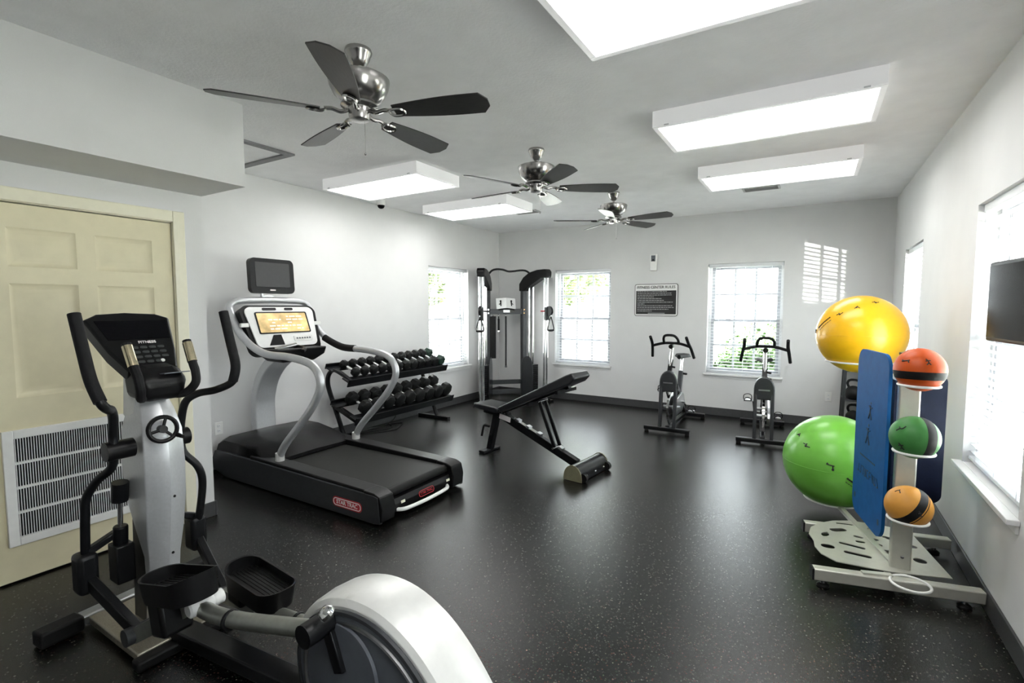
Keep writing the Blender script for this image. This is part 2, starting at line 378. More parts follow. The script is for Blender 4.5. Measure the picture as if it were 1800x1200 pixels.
mc.mm((XC, DY0-.005, DZ1+.01), (XC+.018, DY1+.005, DZ1+.08)); mc.mm((XC-.10, DY0-.018, 0), (XC, DY0-.004, DZ1+.012)); mc.mm((XC-.10, DY1+.004, 0), (XC, DY1+.018, DZ1+.012)); mc.mm((XC-.1, DY0-.004, DZ1+.006), (XC, DY1+.004, DZ1+.014))
mc.build('casing', M_CREAM, d, .004)
g = MB(o).mm((xf+.001, GY0+.02, GZ0+.02), (xf+.003, GY1-.02, GZ1-.02)).build('air_grille', M_DARK, d)
m = MB(o)
m.mm((xf, GY0, GZ0), (xf+.02, GY0+.045, GZ1)).mm((xf, GY1-.045, GZ0), (xf+.02, GY1, GZ1)).mm((xf, GY0+.045, GZ0), (xf+.02, GY1-.045, GZ0+.045)).mm((xf, GY0+.045, GZ1-.045), (xf+.02, GY1-.045, GZ1))
m.build('grille_frame', M_GRILLE, g, .003)
for k in (1, 2, 3):
    z = GZ0+.045+(GZ1-GZ0-.09)*k/4; MB(o).mm((xf+.003, GY0+.045, z-.006), (xf+.020, GY1-.045, z+.006)).build('grille_bar', M_GRILLE, g)
nf = 66; fm = MB().box((0, 0, 0), (.012, .0035, GZ1-GZ0-.09), Matrix.Rotation(math.radians(-12), 3, 'Z')).mesh('louver', M_GRILLE)
for i in range(nf):
    l = mobj('louver', fm, g); l.location = Vector((xf+.010, GY0+.045+(GY1-GY0-.09)*(i+.5)/nf, (GZ0+GZ1)/2))-Vector(o)

# attic hatch trim
m = MB(); hx0, hx1, hy0, hy1 = -4.46, -3.70, 1.90, 2.65
m.mm((hx0, hy1-.06, H-.014), (hx1, hy1, H)).mm((hx1-.06, hy0, H-.014), (hx1, hy1-.06, H)).mm((hx0, hy0, H-.014), (hx0+.06, hy1-.06, H)).mm((hx0+.06, hy0, H-.014), (hx1-.06, hy0+.06, H))
struct('trim_1', m, M_HATCH)

# ------------------------------------------------------------------ ceiling lights
def light(x0, y0, label):
    w, l = .61, 1.225; r = thing('ceiling_light', label, 'ceiling light', (x0+l/2, y0+w/2, H-.10), 0, 'boxy fluorescent ceiling lights')
    m = MB(); t = .012; hx, hy = l/2, w/2
    m.mm((-hx, -hy, .002), (hx, -hy+t, .10)).mm((-hx, hy-t, .002), (hx, hy, .10)).mm((-hx, -hy+t, .002), (-hx+t, hy-t, .10)).mm((hx-t, -hy+t, .002), (hx, hy-t, .10)).mm((-hx+t, -hy+t, .085), (hx-t, hy-t, .10))
    m.build('housing', M_FIXT, r, .002)
    m = MB(); k = .03
    m.mm((-hx, -hy, -.004), (hx, -hy+k, .002)).mm((-hx, hy-k, -.004), (hx, hy, .002)).mm((-hx, -hy+k, -.004), (-hx+k, hy-k, .002)).mm((hx-k, -hy+k, -.004), (hx, hy-k, .002))
    f = m.build('lens_frame', M_FIXT, r, .0015)
    for x in (-hx+.09, hx-.09): MB().box((x, -hy-.001, .003), (.03, .004, .008)).build('latch', M_STEEL, f)
    MB().mm((-hx+k, -hy+k, .000), (hx-k, hy-k, .004)).build('lens', M_LENS, r)
light(-.93, .10, 'added boxy ceiling light, unseen over the photographer, brightening the room')  # unseen fixture continuing the right row, added to brighten the room
light(-.93, 1.655, 'boxy lit ceiling light nearest the camera, cut by the top edge')
light(-.93, 3.285, 'boxy lit ceiling light in the middle of the right row')
light(-.93, 4.775, 'boxy lit ceiling light at the far end of the right row')
light(-4.19, 3.30, 'boxy lit ceiling light above the treadmill by the dome camera')
light(-4.19, 4.77, 'boxy lit ceiling light at the far end of the left row')

# ------------------------------------------------------------------ ceiling fans
def fan(x, y, a0, label):
    r = thing('ceiling_fan', label, 'ceiling fan', (x, y, H), 0, 'brushed nickel ceiling fans with five dark blades')
    MB().lathe([(.062, 0), (.066, -.012), (.064, -.02), (.060, -.024), (.052, -.05), (.036, -.075), (.02, -.09)]).build('canopy', M_NICKEL, r)
    MB().cyl((0, 0, -.085), (0, 0, -.14), .011).build('downrod', M_NICKEL, r)
    MB().lathe([(.02, -.120), (.06, -.126), (.135, -.134), (.148, -.142), (.147, -.152), (.141, -.180), (.124, -.215), (.098, -.242), (.065, -.258), (.055, -.262)]).build('motor_housing', M_NICKEL, r)
    MB().lathe([(.05, -.255), (.088, -.262), (.09, -.272), (.07, -.278), (.055, -.28), (.052, -.325), (.047, -.335), (.03, -.338), (.005, -.34)]).build('switch_housing', M_NICKEL, r)
    pit = math.radians(-13); hz = -.305
    bm = MB(); tr = []; n = 14
    def half(t):                                      # blade half-width along its length
        return .042+.030*math.sin(min(1, t*1.35)*PI/2)
    up = []; lo = []
    for i in range(n+1):
        t = i/n; rr = .185+t*.475; hw = half(t)
        e = math.sqrt(max(0, 1-max(0, (t-.93)/.075)**2)); hw *= max(.35, e)
        up.append((rr, hw)); lo.append((rr, -hw))
    bm.prism(up+lo[::-1], 'xy', -.003, .003)
    bme = bm.mesh('blade', M_BLADE)
    am = MB(); am.tube([(.055, 0, .012), (.09, 0, .000), (.13, .0, .008), (.165, 0, .004)], .010, 8, 5)
    for s in (-1, 1): am.tube([(.155, 0, .004), (.175, s*.022, -.007), (.215, s*.026, -.007), (.235, s*.014, -.007), (.242, 0, -.007)], .007, 6, 4)
    ame = am.mesh('blade_arm', M_NICKEL)
    for k in range(5):
        a = math.radians(a0+72*k); R = Matrix.Rotation(a, 4, 'Z') @ Matrix.Rotation(pit, 4, 'X')
        b = mobj('blade', bme, r, .001); b.matrix_local = Matrix.Translation((0, 0, hz)) @ R
        c = mobj('blade_arm', ame, b); c.location = (0, 0, -.002)
    m = MB(); m.cyl((.035, 0, -.335), (.035, 0, -.50), .0012, n=5); m.ball((.035, 0, -.505), .006, 8, 6)
    m.build('pull_chain', M_NICKEL, r)
fan(-1.95, 1.765, 19, 'nearest five-blade ceiling fan, largest of the three')
fan(-1.935, 3.57, 31, 'middle ceiling fan between the two rows of lights')
fan(-1.92, 5.335, -6, 'farthest ceiling fan, smallest of the three, near the back wall')

# ------------------------------------------------------------------ small ceiling and wall fittings
def vent(x0, x1, y0, y1, label):
    r = thing('air_vent', label, 'air vent', ((x0+x1)/2, (y0+y1)/2, H), 0, 'ceiling air vents'); w, l = x1-x0, y1-y0
    m = MB(); z0, z1 = -.010, 0; k = .02
    m.mm((-w/2, -l/2, z0), (w/2, -l/2+k, z1)).mm((-w/2, l/2-k, z0), (w/2, l/2, z1)).mm((-w/2, -l/2+k, z0), (-w/2+k, l/2-k, z1)).mm((w/2-k, -l/2+k, z0), (w/2, l/2-k, z1)).build('vent_frame', M_HATCH2, r)
    MB().mm((-w/2+k, -l/2+k, -.002), (w/2-k, l/2-k, 0)).build('backing', M_DARK, r)
    sm = MB().box((0, 0, 0), (w-2*k, .010, .002), Matrix.Rotation(math.radians(35), 3, 'X')).mesh('vent_slat', M_HATCH2)
    n = max(4, int((l-2*k)/.014))
    for i in range(n): o = mobj('vent_slat', sm, r); o.location = (0, -l/2+k+(l-2*k)*(i+.5)/n, -.006)
M_HATCH2 = pmat('pale_grey_enamel', (.42, .42, .42), .5, var=.03)
vent(-.69, -.335, 5.86, 6.04, 'grey slatted ceiling vent beyond the farthest right light')
vent(-3.47, -3.12, 5.72, 5.90, 'grey slatted ceiling vent beyond the farthest left light')
r = thing('dome_camera', 'small white dome security camera on the ceiling above the treadmill', 'camera', (-4.42, 4.30, H))
MB().lathe([(.052, 0), (.052, -.045), (.048, -.055), (.044, -.058)]).build('camera_body', M_WHITE, r)
MB().lathe([(.043, -.056), (.041, -.07), (.034, -.085), (.020, -.095), (.004, -.099)]).build('dome', M_SCREEN, r)
# fitness rules sign
sx0, sx1, sz0, sz1 = -2.25, -1.63, 1.352, 1.816; sw, sh = sx1-sx0, sz1-sz0
r = thing('rules_sign', 'black and white fitness center rules sign on the back wall', 'sign', ((sx0+sx1)/2, YB-.001, (sz0+sz1)/2))
SM = Matrix.Rotation(PI/2, 4, 'X')                    # xy shapes stand up, facing the room (-y)
M_SIGNW = pmat('white_sign_print', (.80, .80, .79), .4, var=.02); M_SIGNK = pmat('black_sign_print', (.02, .02, .02), .4, var=.1)
for nm, w, h, rad, dy, mat in (('sign_plate', sw, sh, .03, -.004, M_SIGNK), ('white_border', sw-.016, sh-.016, .025, -.0085, M_SIGNW), ('black_field', sw-.046, sh-.125, .004, -.0098, M_SIGNK)):
    me = plate_mesh(nm, rrect(w, h, rad), [], .004 if nm != 'black_field' else .003, mat); o = mobj(nm, me, r); o.matrix_local = Matrix.Translation((0, dy, 0 if nm != 'black_field' else -.035)) @ SM
o = mobj('heading', text_mesh('heading', 'FITNESS CENTER RULES', .052, M_SIGNK), r); o.matrix_local = Matrix.Translation((0, -.0115, sh/2-.050)) @ SM @ Matrix.Scale(1.0, 4)
m = MB(); rnd = random.Random(3)
for i, frac in enumerate([.80, .92, .93, .45, .66, .72, .96, .2, .95, 1., .85, .4]):
    x = -sw/2+.042; z = sh/2-.110-i*.0255; xe = x+frac*(sw-.09)
    while x < xe:
        w = rnd.uniform(.012, .045); m.mm((x, -.0122, z-.0045), (min(x+w, xe), -.0105, z+.0045)); x += w+.007
m.mm((-.11, -.0122, -sh/2+.036), (.13, -.0105, -sh/2+.047))
m.build('small_print', pmat('faded_white_print', (.38, .38, .38), .5), r)
# air freshener dispenser
r = thing('air_freshener', 'small white air freshener dispenser above the rules sign', 'dispenser', (-1.973, YB, 2.003))
MB().mm((-.046, -.065, 0), (.046, 0, .235)).build('dispenser_body', M_WHITE, r, .01, 3)
MB().mm((-.03, -.0665, .13), (.03, -.064, .215)).build('dispenser_window', M_GREYP, r, .004)
MB().lathe([(.012, 0), (.012, .004), (.006, .006)], (0, -.0665, .15), (0, -1, 0), 12).build('nozzle', M_BLACK, r)
def outlet(loc, rz, label):
    r = thing('wall_outlet', label, 'outlet', loc, rz, 'white wall outlets')
    MB().mm((-.036, -.006, -.058), (.036, 0, .058)).build('cover_plate', M_WHITE, r, .003)
    for z in (-.022, .022):
        f = MB().lathe([(.017, .006), (.017, .0075), (.015, .008)], (0, 0, z), (0, -1, 0), 14).build('receptacle', M_VINYL, r)
        for x in (-.006, .006): MB().mm((x-.001, -.0086, z-.004), (x+.001, -.0078, z+.005)).build('slot', M_BLACK, f)
outlet((.205, YB, .375), 0, 'white wall outlet low on the back wall beside the corner rack')
outlet((XL, 2.44, .372), PI/2, 'white wall outlet low on the left wall beside the treadmill')
# television on a swing arm
r = thing('television', 'black flat television on a wall arm at the right edge', 'television', (.665, 2.61, 1.508), -PI/2+math.radians(5))
MB().mm((-.27, -.0, -.165), (.27, .035, .165)).build('tv_casing', M_BLACK, r, .006)
MB().mm((-.255, -.004, -.15), (.255, .001, .15)).build('tv_screen', M_SCREEN, r, .001)
m = MB(); m.mm((-.10, .035, -.08), (.10, .048, .08)); m.mm((-.018, .048, -.02), (.018, .098, .02)); m.mm((-.05, .096, -.12), (.05, .1075, .12))
m.build('wall_bracket', M_BLACKM, r, .002)

# ------------------------------------------------------------------ treadmill
o = (-3.46, 2.77, 0); Y0, Y1 = 2.31, 3.235
r = thing('treadmill', 'large black and silver treadmill facing the left wall', 'treadmill', o)
m = MB(o)                                             # chassis core
m.mm((-4.44, Y0+.03, .03), (-2.50, Y1-.03, .13)); m.build('chassis', M_BLACKM, r, .01)
def side(y0, y1):
    return MB(o).prism([(-4.50, .06), (-4.52, .14), (-4.47, .225), (-4.3, .232), (-2.50, .208), (-2.46, .20), (-2.44, .02), (-2.50, .012), (-4.30, .012)], 'xz', y0, y1)
for y0, y1 in ((Y0, Y0+.025), (Y1-.025, Y1)):
    sp = side(y0, y1).build('side_panel', M_GUN, r, .004)
    if y0 == Y0:
        pl = plate_mesh('brand_badge', rrect(.30, .072, .034, 8), [], .002, M_RED); b = mobj('brand_badge', pl, sp); b.matrix_local = Matrix.Translation(Vector((-2.76, Y0-.002, .098))-Vector(o)) @ Matrix.Rotation(PI/2, 4, 'X') @ Matrix.Rotation(.0, 4, 'Z')
        pl = plate_mesh('badge_outline', rrect(.282, .056, .027, 8), [rrect(.270, .044, .021, 8)], .002, M_REDW); b2 = mobj('badge_outline', pl, sp); b2.matrix_local = Matrix.Translation(Vector((-2.76, Y0-.0035, .098))-Vector(o)) @ Matrix.Rotation(PI/2, 4, 'X')
        t = mobj('badge_lettering', text_mesh('badge_lettering', 'STAR TRAC', .042, M_REDW), sp); t.matrix_local = Matrix.Translation(Vector((-2.76, Y0-.0035, .098))-Vector(o)) @ Matrix.Rotation(PI/2, 4, 'X')
for y0, y1 in ((Y0+.012, Y0+.135), (Y1-.135, Y1-.012)):
    MB(o).prism([(-3.95, .20), (-3.95, .255), (-2.56, .226), (-2.50, .216), (-2.47, .20), (-2.47, .17)], 'xz', y0, y1).build('side_rail', M_BLACK, r, .008, 3)
    MB(o).prism([(-2.60, .228), (-2.50, .221), (-2.445, .20), (-2.425, .12), (-2.435, .03), (-2.50, .02), (-2.60, .05)], 'xz', y0-.008, y1+.008 if y1 > 3 else y1).build('rear_end_cap', M_BLACK, r, .008, 3)
MB(o).mm((-3.9, Y0+.14, .15), (-2.52, Y1-.14, .205)).build('running_belt', pmat('belt_black', (.010, .010, .0085), .5, var=.15, spec=.25, bump=.1, bscale=500), r, .012)
MB(o).cyl((-2.52, Y0+.14, .172), (-2.52, Y1-.14, .172), .034).build('rear_roller', M_RUB, r)
MB(o).prism([(-2.53, .14), (-2.475, .135), (-2.455, .10), (-2.47, .04), (-2.53, .03)], 'xz', Y0+.13, Y1-.13).build('rear_panel', M_BLACK, r, .004)
# badge and labels on the rear panel, facing +x
RX = basis(Vector((-2.453, 2.80, .093))-Vector(o), (0, 1, 0), (-.25, 0, 1))
b = mobj('rear_badge', plate_mesh('rear_badge', rrect(.17, .045, .02, 6), [rrect(.16, .037, .017, 6)], .002, M_RED), r); b.matrix_local = RX
t = mobj('rear_lettering', text_mesh('rear_lettering', 'STAR TRAC', .026, M_RED), r); t.matrix_local = RX
for y in (2.55, 3.06):
    l = MB(o).box((-2.456, y, .10), (.003, .04, .018), Matrix.Rotation(math.radians(-12), 3, 'Y')).build('warning_label', M_CREAM, r)
MB(o).tube([(-2.47, 2.50, .055), (-2.425, 2.56, .055), (-2.41, 2.78, .055), (-2.425, 3.0, .055), (-2.47, 3.06, .055)], .014, 8, 6).build('rear_lift_bar', M_WHITE, r)
# motor hood
def hs(x, z, iy, zb=.21):
    a, b = Y0+.02+iy, Y1-.02-iy
    return [(x, a, zb), (x, a+.02, z-.03), (x, a+.07, z), (x, (a+b)/2, z+.008), (x, b-.07, z), (x, b-.02, z-.03), (x, b, zb)]
MB(o).loft([hs(-4.51, .24, .03), hs(-4.48, .30, .0), hs(-4.38, .345, 0), hs(-4.15, .345, 0), hs(-3.95, .315, 0), hs(-3.80, .275, .0), hs(-3.70, .235, .02)]).build('motor_hood', M_BLACK, r, .01)
# central column, curving back to the console
cp = [(-4.44, .30), (-4.45, .50), (-4.43, .66), (-4.36, .82), (-4.24, .95), (-4.08, 1.05), (-3.98, 1.09)]
cc = catmull([(x, 0, z) for x, z in cp], 5); up = []; dn = []
for i, p in enumerate(cc):
    dd = cc[min(i+1, len(cc)-1)]-cc[max(i-1, 0)]; nrm = Vector((dd.z, 0, -dd.x)).normalized()
    up.append((p.x+nrm.x*.045, p.z+nrm.z*.045)); dn.append((p.x-nrm.x*.045, p.z-nrm.z*.045))
MB(o).prism(up+dn[::-1], 'xz', 2.66, 2.86).build('upright_column', M_SILVER, r, .012, 3)
# tubular handrail loop
def hr(y, iny): return [(-3.64, y, .215), (-3.63, y, .29), (-3.55, y, .40), (-3.36, y, .58), (-3.20, y, .745), (-3.115, y, .88), (-3.13, y, .985), (-3.23, y, 1.06), (-3.48, y, 1.095), (-3.78, y, 1.105), (-4.00, y, 1.175), (-4.16, y, 1.29), (-4.25, y, 1.415), (-4.28, y, 1.48), (-4.285, y+iny*.03, 1.518), (-4.285, y+iny*.10, 1.54)]
L = hr(2.385, 1); R = hr(3.165, -1)
MB(o).tube(L+[(-4.285, 2.775, 1.548)]+R[::-1], .030, 14, 5).build('handrail_loop', M_SILVER, r)
for y in (2.385, 3.165): MB(o).cyl((-3.64, y, .205), (-3.635, y, .31), .036).build('rail_foot', M_SILVERP, r)
MB(o).tube([(-3.62, 3.165, 1.10), (-3.78, 3.165, 1.105), (-3.92, 3.165, 1.14), (-4.03, 3.15, 1.19)], .033, 12, 5).build('grip_sleeve', M_GRIP, r)
MB(o).tube([(-4.10, 2.75, 1.13), (-3.98, 2.78, 1.135), (-3.86, 2.80, 1.12), (-3.80, 2.74, 1.10)], .017, 10, 5).build('sensor_bar', M_BLACK, r)
MB(o).cyl((-3.99, 2.60, 1.115), (-3.94, 2.78, 1.15), .019).build('chrome_sensor', M_CHROME, r)
# console: local x = width (+y world), local y up the face
CF = basis(Vector((-4.09, 2.775, 1.295))-Vector(o), (0, 1, 0), (-.38, 0, .92))
def on(name, me, parent, dz, dx=0, dy=0, bevel=0): q = mobj(name, me, parent, bevel); q.matrix_local = CF @ Matrix.Diagonal((1.2, 1.05, 1, 1)) @ Matrix.Translation((dx, dy, dz)); return q
def tq(w0, w1, h, rd): return [(p[0]*(1 if p[1] > 0 else 1)*((w1 if p[1] > 0 else w0)/w1), p[1]) for p in rrect(w1, h, rd, 6)]
on('console_back', plate_mesh('console_back', tq(.56, .62, .43, .07), [], .09, M_BLACK), r, -.055, 0, 0, .006)
on('console_face', plate_mesh('console_face', tq(.50, .56, .36, .05), [], .016, M_WHITE), r, -.006, 0, .015, .003)
M_LCD = pmat('lit_amber_screen', (.62, .44, .20), .25, var=.4, scale=9, emit=.35)
on('console_screen', plate_mesh('console_screen', rrect(.41, .18, .01, 3), [], .006, M_LCD), r, .003, 0, .05)
on('screen_bezel', plate_mesh('screen_bezel', rrect(.425, .195, .012, 3), [rrect(.405, .175, .008, 3)], .01, M_BLACK), r, .003, 0, .05)
lm = MB(); rnd = random.Random(5)
for i in range(5):
    x = -.12
    while x < .15:
        w = rnd.uniform(.015, .05)
        if rnd.random() < .7: lm.mm((x, .05+.055-i*.028-.005, .0062), (x+w, .05+.055-i*.028+.005, .0072))
        x += w+.01
q = lm.build('screen_readout', pmat('pale_lit_readout', (.9, .85, .7), .3, emit=.5), r); q.matrix_local = CF @ Matrix.Diagonal((1.2, 1.05, 1, 1))
on('fan_vent', plate_mesh('fan_vent', rrect(.11, .022, .008, 4), [], .006, M_BLACK), r, .004, -.09, .175)
on('fan_vent', plate_mesh('fan_vent', rrect(.07, .022, .008, 4), [], .006, M_BLACK), r, .004, .07, .175)
on('cup_recess', plate_mesh('cup_recess', [(-.11, -.06), (-.05, -.06), (-.04, -.15), (-.16, -.15)], [], .006, M_BLACK), r, .004)
on('key_row', plate_mesh('key_row', rrect(.16, .05, .01), [], .004, M_SILVERP), r, .004, .13, -.10)
km = MB()
for i in range(6): km.box((.075+i*.022, -.10, .008), (.012, .012, .004))
q = km.build('console_keys', M_GREYP, r); q.matrix_local = CF @ Matrix.Diagonal((1.2, 1.05, 1, 1))
for s in (-1, 1): MB(o).box((-4.12, 2.775+s*.36, 1.33), (.03, .07, .035)).build('console_bracket', M_SILVERP, r, .004)
MB(o).loft([[(x, y, z) for x, y, z in ((-4.10, 2.50, 1.12), (-3.84, 2.52, 1.125), (-3.84, 3.03, 1.125), (-4.10, 3.05, 1.12))], [(-4.10, 2.51, 1.08), (-3.85, 2.54, 1.06), (-3.85, 3.01, 1.06), (-4.10, 3.04, 1.08)], [(-4.08, 2.58, 1.01), (-3.90, 2.62, 1.00), (-3.90, 2.93, 1.00), (-4.08, 2.97, 1.01)]]).build('console_tray', M_BLACK, r, .015, 3)
# television on a post above the console, facing +x
MB(o).cyl((-4.29, 2.69, 1.54), (-4.29, 2.69, 1.66), .014).mm((-4.305, 2.69, 1.575), (-4.29, 2.80, 1.59)).build('monitor_post', M_STEEL, r)
TF = basis(Vector((-4.27, 2.775, 1.765))-Vector(o), (0, 1, 0), (-.06, 0, 1))
def tn(name, me, dz, dx=0, dy=0, bevel=0): q = mobj(name, me, r, bevel); q.matrix_local = TF @ Matrix.Translation((dx, dy, dz)); return q
tn('monitor_casing', plate_mesh('monitor_casing', rrect(.43, .315, .045, 6), [], .05, M_BLACKM), 0, 0, 0, .01)
tn('monitor_screen', plate_mesh('monitor_screen', rrect(.335, .22, .008, 3), [], .004, pmat('grey_lcd', (.035, .036, .038), .3)), .0255, 0, .012)
tn('monitor_badge', plate_mesh('monitor_badge', rrect(.055, .013, .004, 3), [], .003, M_REDW), .026, -.01, -.128)

# ------------------------------------------------------------------ elliptical trainer
o = (-2.5, 1.03, 0)
r = thing('elliptical_trainer', 'black and silver elliptical trainer in the left foreground by the cream door', 'elliptical', o)
def sec(z, xf, xr, hw, yc=1.03):
    k = hw*.55
    return [(xf, yc-hw*.9, z), (xf, yc+hw*.9, z), (xr-.035, yc+hw, z), (xr-.008, yc+k, z), (xr+.006, yc, z), (xr-.008, yc-k, z), (xr-.035, yc-hw, z)]
MB(o).loft([sec(1.10, -2.57, -2.45, .055), sec(1.04, -2.59, -2.41, .066), sec(.95, -2.62, -2.37, .078), sec(.80, -2.64, -2.36, .080), sec(.65, -2.62, -2.365, .080), sec(.50, -2.55, -2.385, .074), sec(.38, -2.50, -2.405, .064), sec(.22, -2.50, -2.42, .060), sec(.08, -2.52, -2.42, .060)]).build('post_shroud', M_SILVER, r, .004)
MB(o).prism([(-2.66, .05), (-2.63, .62), (-2.60, 1.0), (-2.57, 1.22), (-2.50, 1.22), (-2.50, .5), (-2.48, .05)], 'xz', .985, 1.075).build('post_core', M_BLACKM, r, .006)
MB(o).prism([(-2.62, 1.0), (-2.59, 1.24), (-2.52, 1.24), (-2.50, 1.0)], 'xz', .965, 1.095).build('post_neck', M_SILVERP, r, .01)
for z in (.66, .395): MB(o).ball((-2.362 if z > .5 else -2.40, 1.045, z), .006, 8, 6).build('shroud_screw', M_BLACK, r)
# level adjusting hand wheel
wm = MB(o); wc = (-2.345, 1.005, .968); wx = (1, -.15, .1)
wm.torus(wc, .052, .009, wx, 28, 8)
ax = Vector(wx).normalized(); u = ax.orthogonal().normalized(); v = ax.cross(u)
for k in range(3): a = .5+2*PI*k/3; wm.cyl(wc, Vector(wc)+(u*math.cos(a)+v*math.sin(a))*.050, .0065, n=8)
wm.cyl(Vector(wc)-ax*.03, Vector(wc)+ax*.012, .016)
w = wm.build('hand_wheel', M_BLACK, r)
MB(o).cyl((-2.345, 1.05, .938), (-2.30, 1.06, .93), .011, .008, 10).build('wheel_knob', M_BLACK, w)
# base
MB(o).bar((-2.845, .835, .045), (-2.88, 1.27, .045), .065, .045).build('front_stabilizer', M_STEEL, r, .008)
for p, q in (((-2.832, .685, .04), (-2.845, .845, .04)), ((-2.88, 1.26, .04), (-2.893, 1.42, .04))): MB(o).bar(p, q, .085, .07).build('stabilizer_foot', M_RUB, r, .012, 3)
MB(o).mm((-2.82, .865, .02), (-2.33, 1.20, .055)).build('base_plate', pmat('scuffed_steel', (.36, .33, .27), .42, .8, var=.25, scale=40, aniso=(2, 30, 2)), r, .006)
MB(o).mm((-2.34, .845, .0), (-2.28, 1.22, .045)).build('base_rubber_edge', M_RUB, r, .01)
MB(o).bar((-2.40, 1.03, .06), (-1.45, 1.12, .06), .09, .06).build('base_beam', M_BLACKM, r, .008)
MB(o).bar((-.88, .80, .04), (-.93, 1.50, .04), .09, .07).build('rear_stabilizer', M_RUB, r, .012, 3)
# console
def cf(y, t, d):                                      # point on the console: t up the face, d behind it
    a = Vector((-2.47, 0, 1.215)).lerp(Vector((-2.70, 0, 1.445)), t); n = Vector((-.70, 0, -.71)); p = a+n*d; return (p.x, y, p.z)
def ring(d, k): return [cf(.945+k, 0, d), cf(1.135-k, 0, d), cf(1.165-k*.8, .35, d), cf(1.205-k, .96, d), cf(1.15, 1.04, d), cf(1.03, 1.07, d), cf(.92, 1.04, d), cf(.865+k, .94, d), cf(.905+k*.8, .35, d)]
c = MB(o).loft([ring(0, .012), ring(.008, 0), ring(.07, .01), ring(.10, .045)]).build('console', M_BLACK, r, .006)
CE = basis(Vector(cf(1.035, .5, -.001))-Vector(o), (0, 1, 0), (-.23, 0, .23))
def cm(name, me, dx, dy, bevel=0): q = mobj(name, me, c, bevel); q.matrix_local = CE @ Matrix.Translation((dx, dy, .001)); return q
cm('display_window', plate_mesh('display_window', [(-.115, .015), (.125, .015), (.145, .13), (-.135, .13)], [], .003, M_SCREEN), 0, 0)
cm('console_lettering', text_mesh('console_lettering', 'FITNESS', .020, M_REDW), .025, -.005)
kme = plate_mesh('console_button', rrect(.026, .012, .005, 3), [], .004, pmat('dark_grey_buttons', (.05, .055, .055), .4))
for i in range(5):
    for j in range(4):
        if j == 3 and i in (0, 4): continue
        cm('console_button', kme, -.066+i*.034, -.035-j*.028)
cm('start_button', plate_mesh('start_button', rrect(.016, .016, .007, 5), [], .005, M_WHITE), .05, -.119)
MB(o).box((-2.40, 1.075, 1.198), (.10, .10, .004), Matrix.Rotation(-.1, 3, 'Y')).build('reading_ledge', M_GREYP, c)
# pod below the console with the fixed handles
MB(o).loft([[(-2.56, .965, 1.245), (-2.42, .965, 1.225), (-2.42, 1.115, 1.225), (-2.56, 1.115, 1.245)], [(-2.56, .95, 1.17), (-2.37, .95, 1.17), (-2.37, 1.13, 1.17), (-2.56, 1.13, 1.17)], [(-2.55, .955, 1.09), (-2.39, .955, 1.08), (-2.39, 1.12, 1.08), (-2.55, 1.12, 1.09)]]).build('handle_pod', M_BLACK, r, .03, 4)
for s in (-1, 1):
    y = lambda k: 1.03+s*k
    h = MB(o).tube([(-2.44, y(.05), 1.10), (-2.38, y(.085), 1.105), (-2.33, y(.105), 1.15), (-2.335, y(.11), 1.20), (-2.36, y(.112), 1.24), (-2.41, y(.115), 1.335)], .018, 10, 6).build('fixed_handle', M_GRIP, r)
    MB(o).cyl((-2.362, y(.1125), 1.243), (-2.405, y(.115), 1.325), .0195, n=14).build('heart_rate_sensor', pmat('brass_tinted_steel', (.75, .66, .45), .18, 1., var=.08), h)
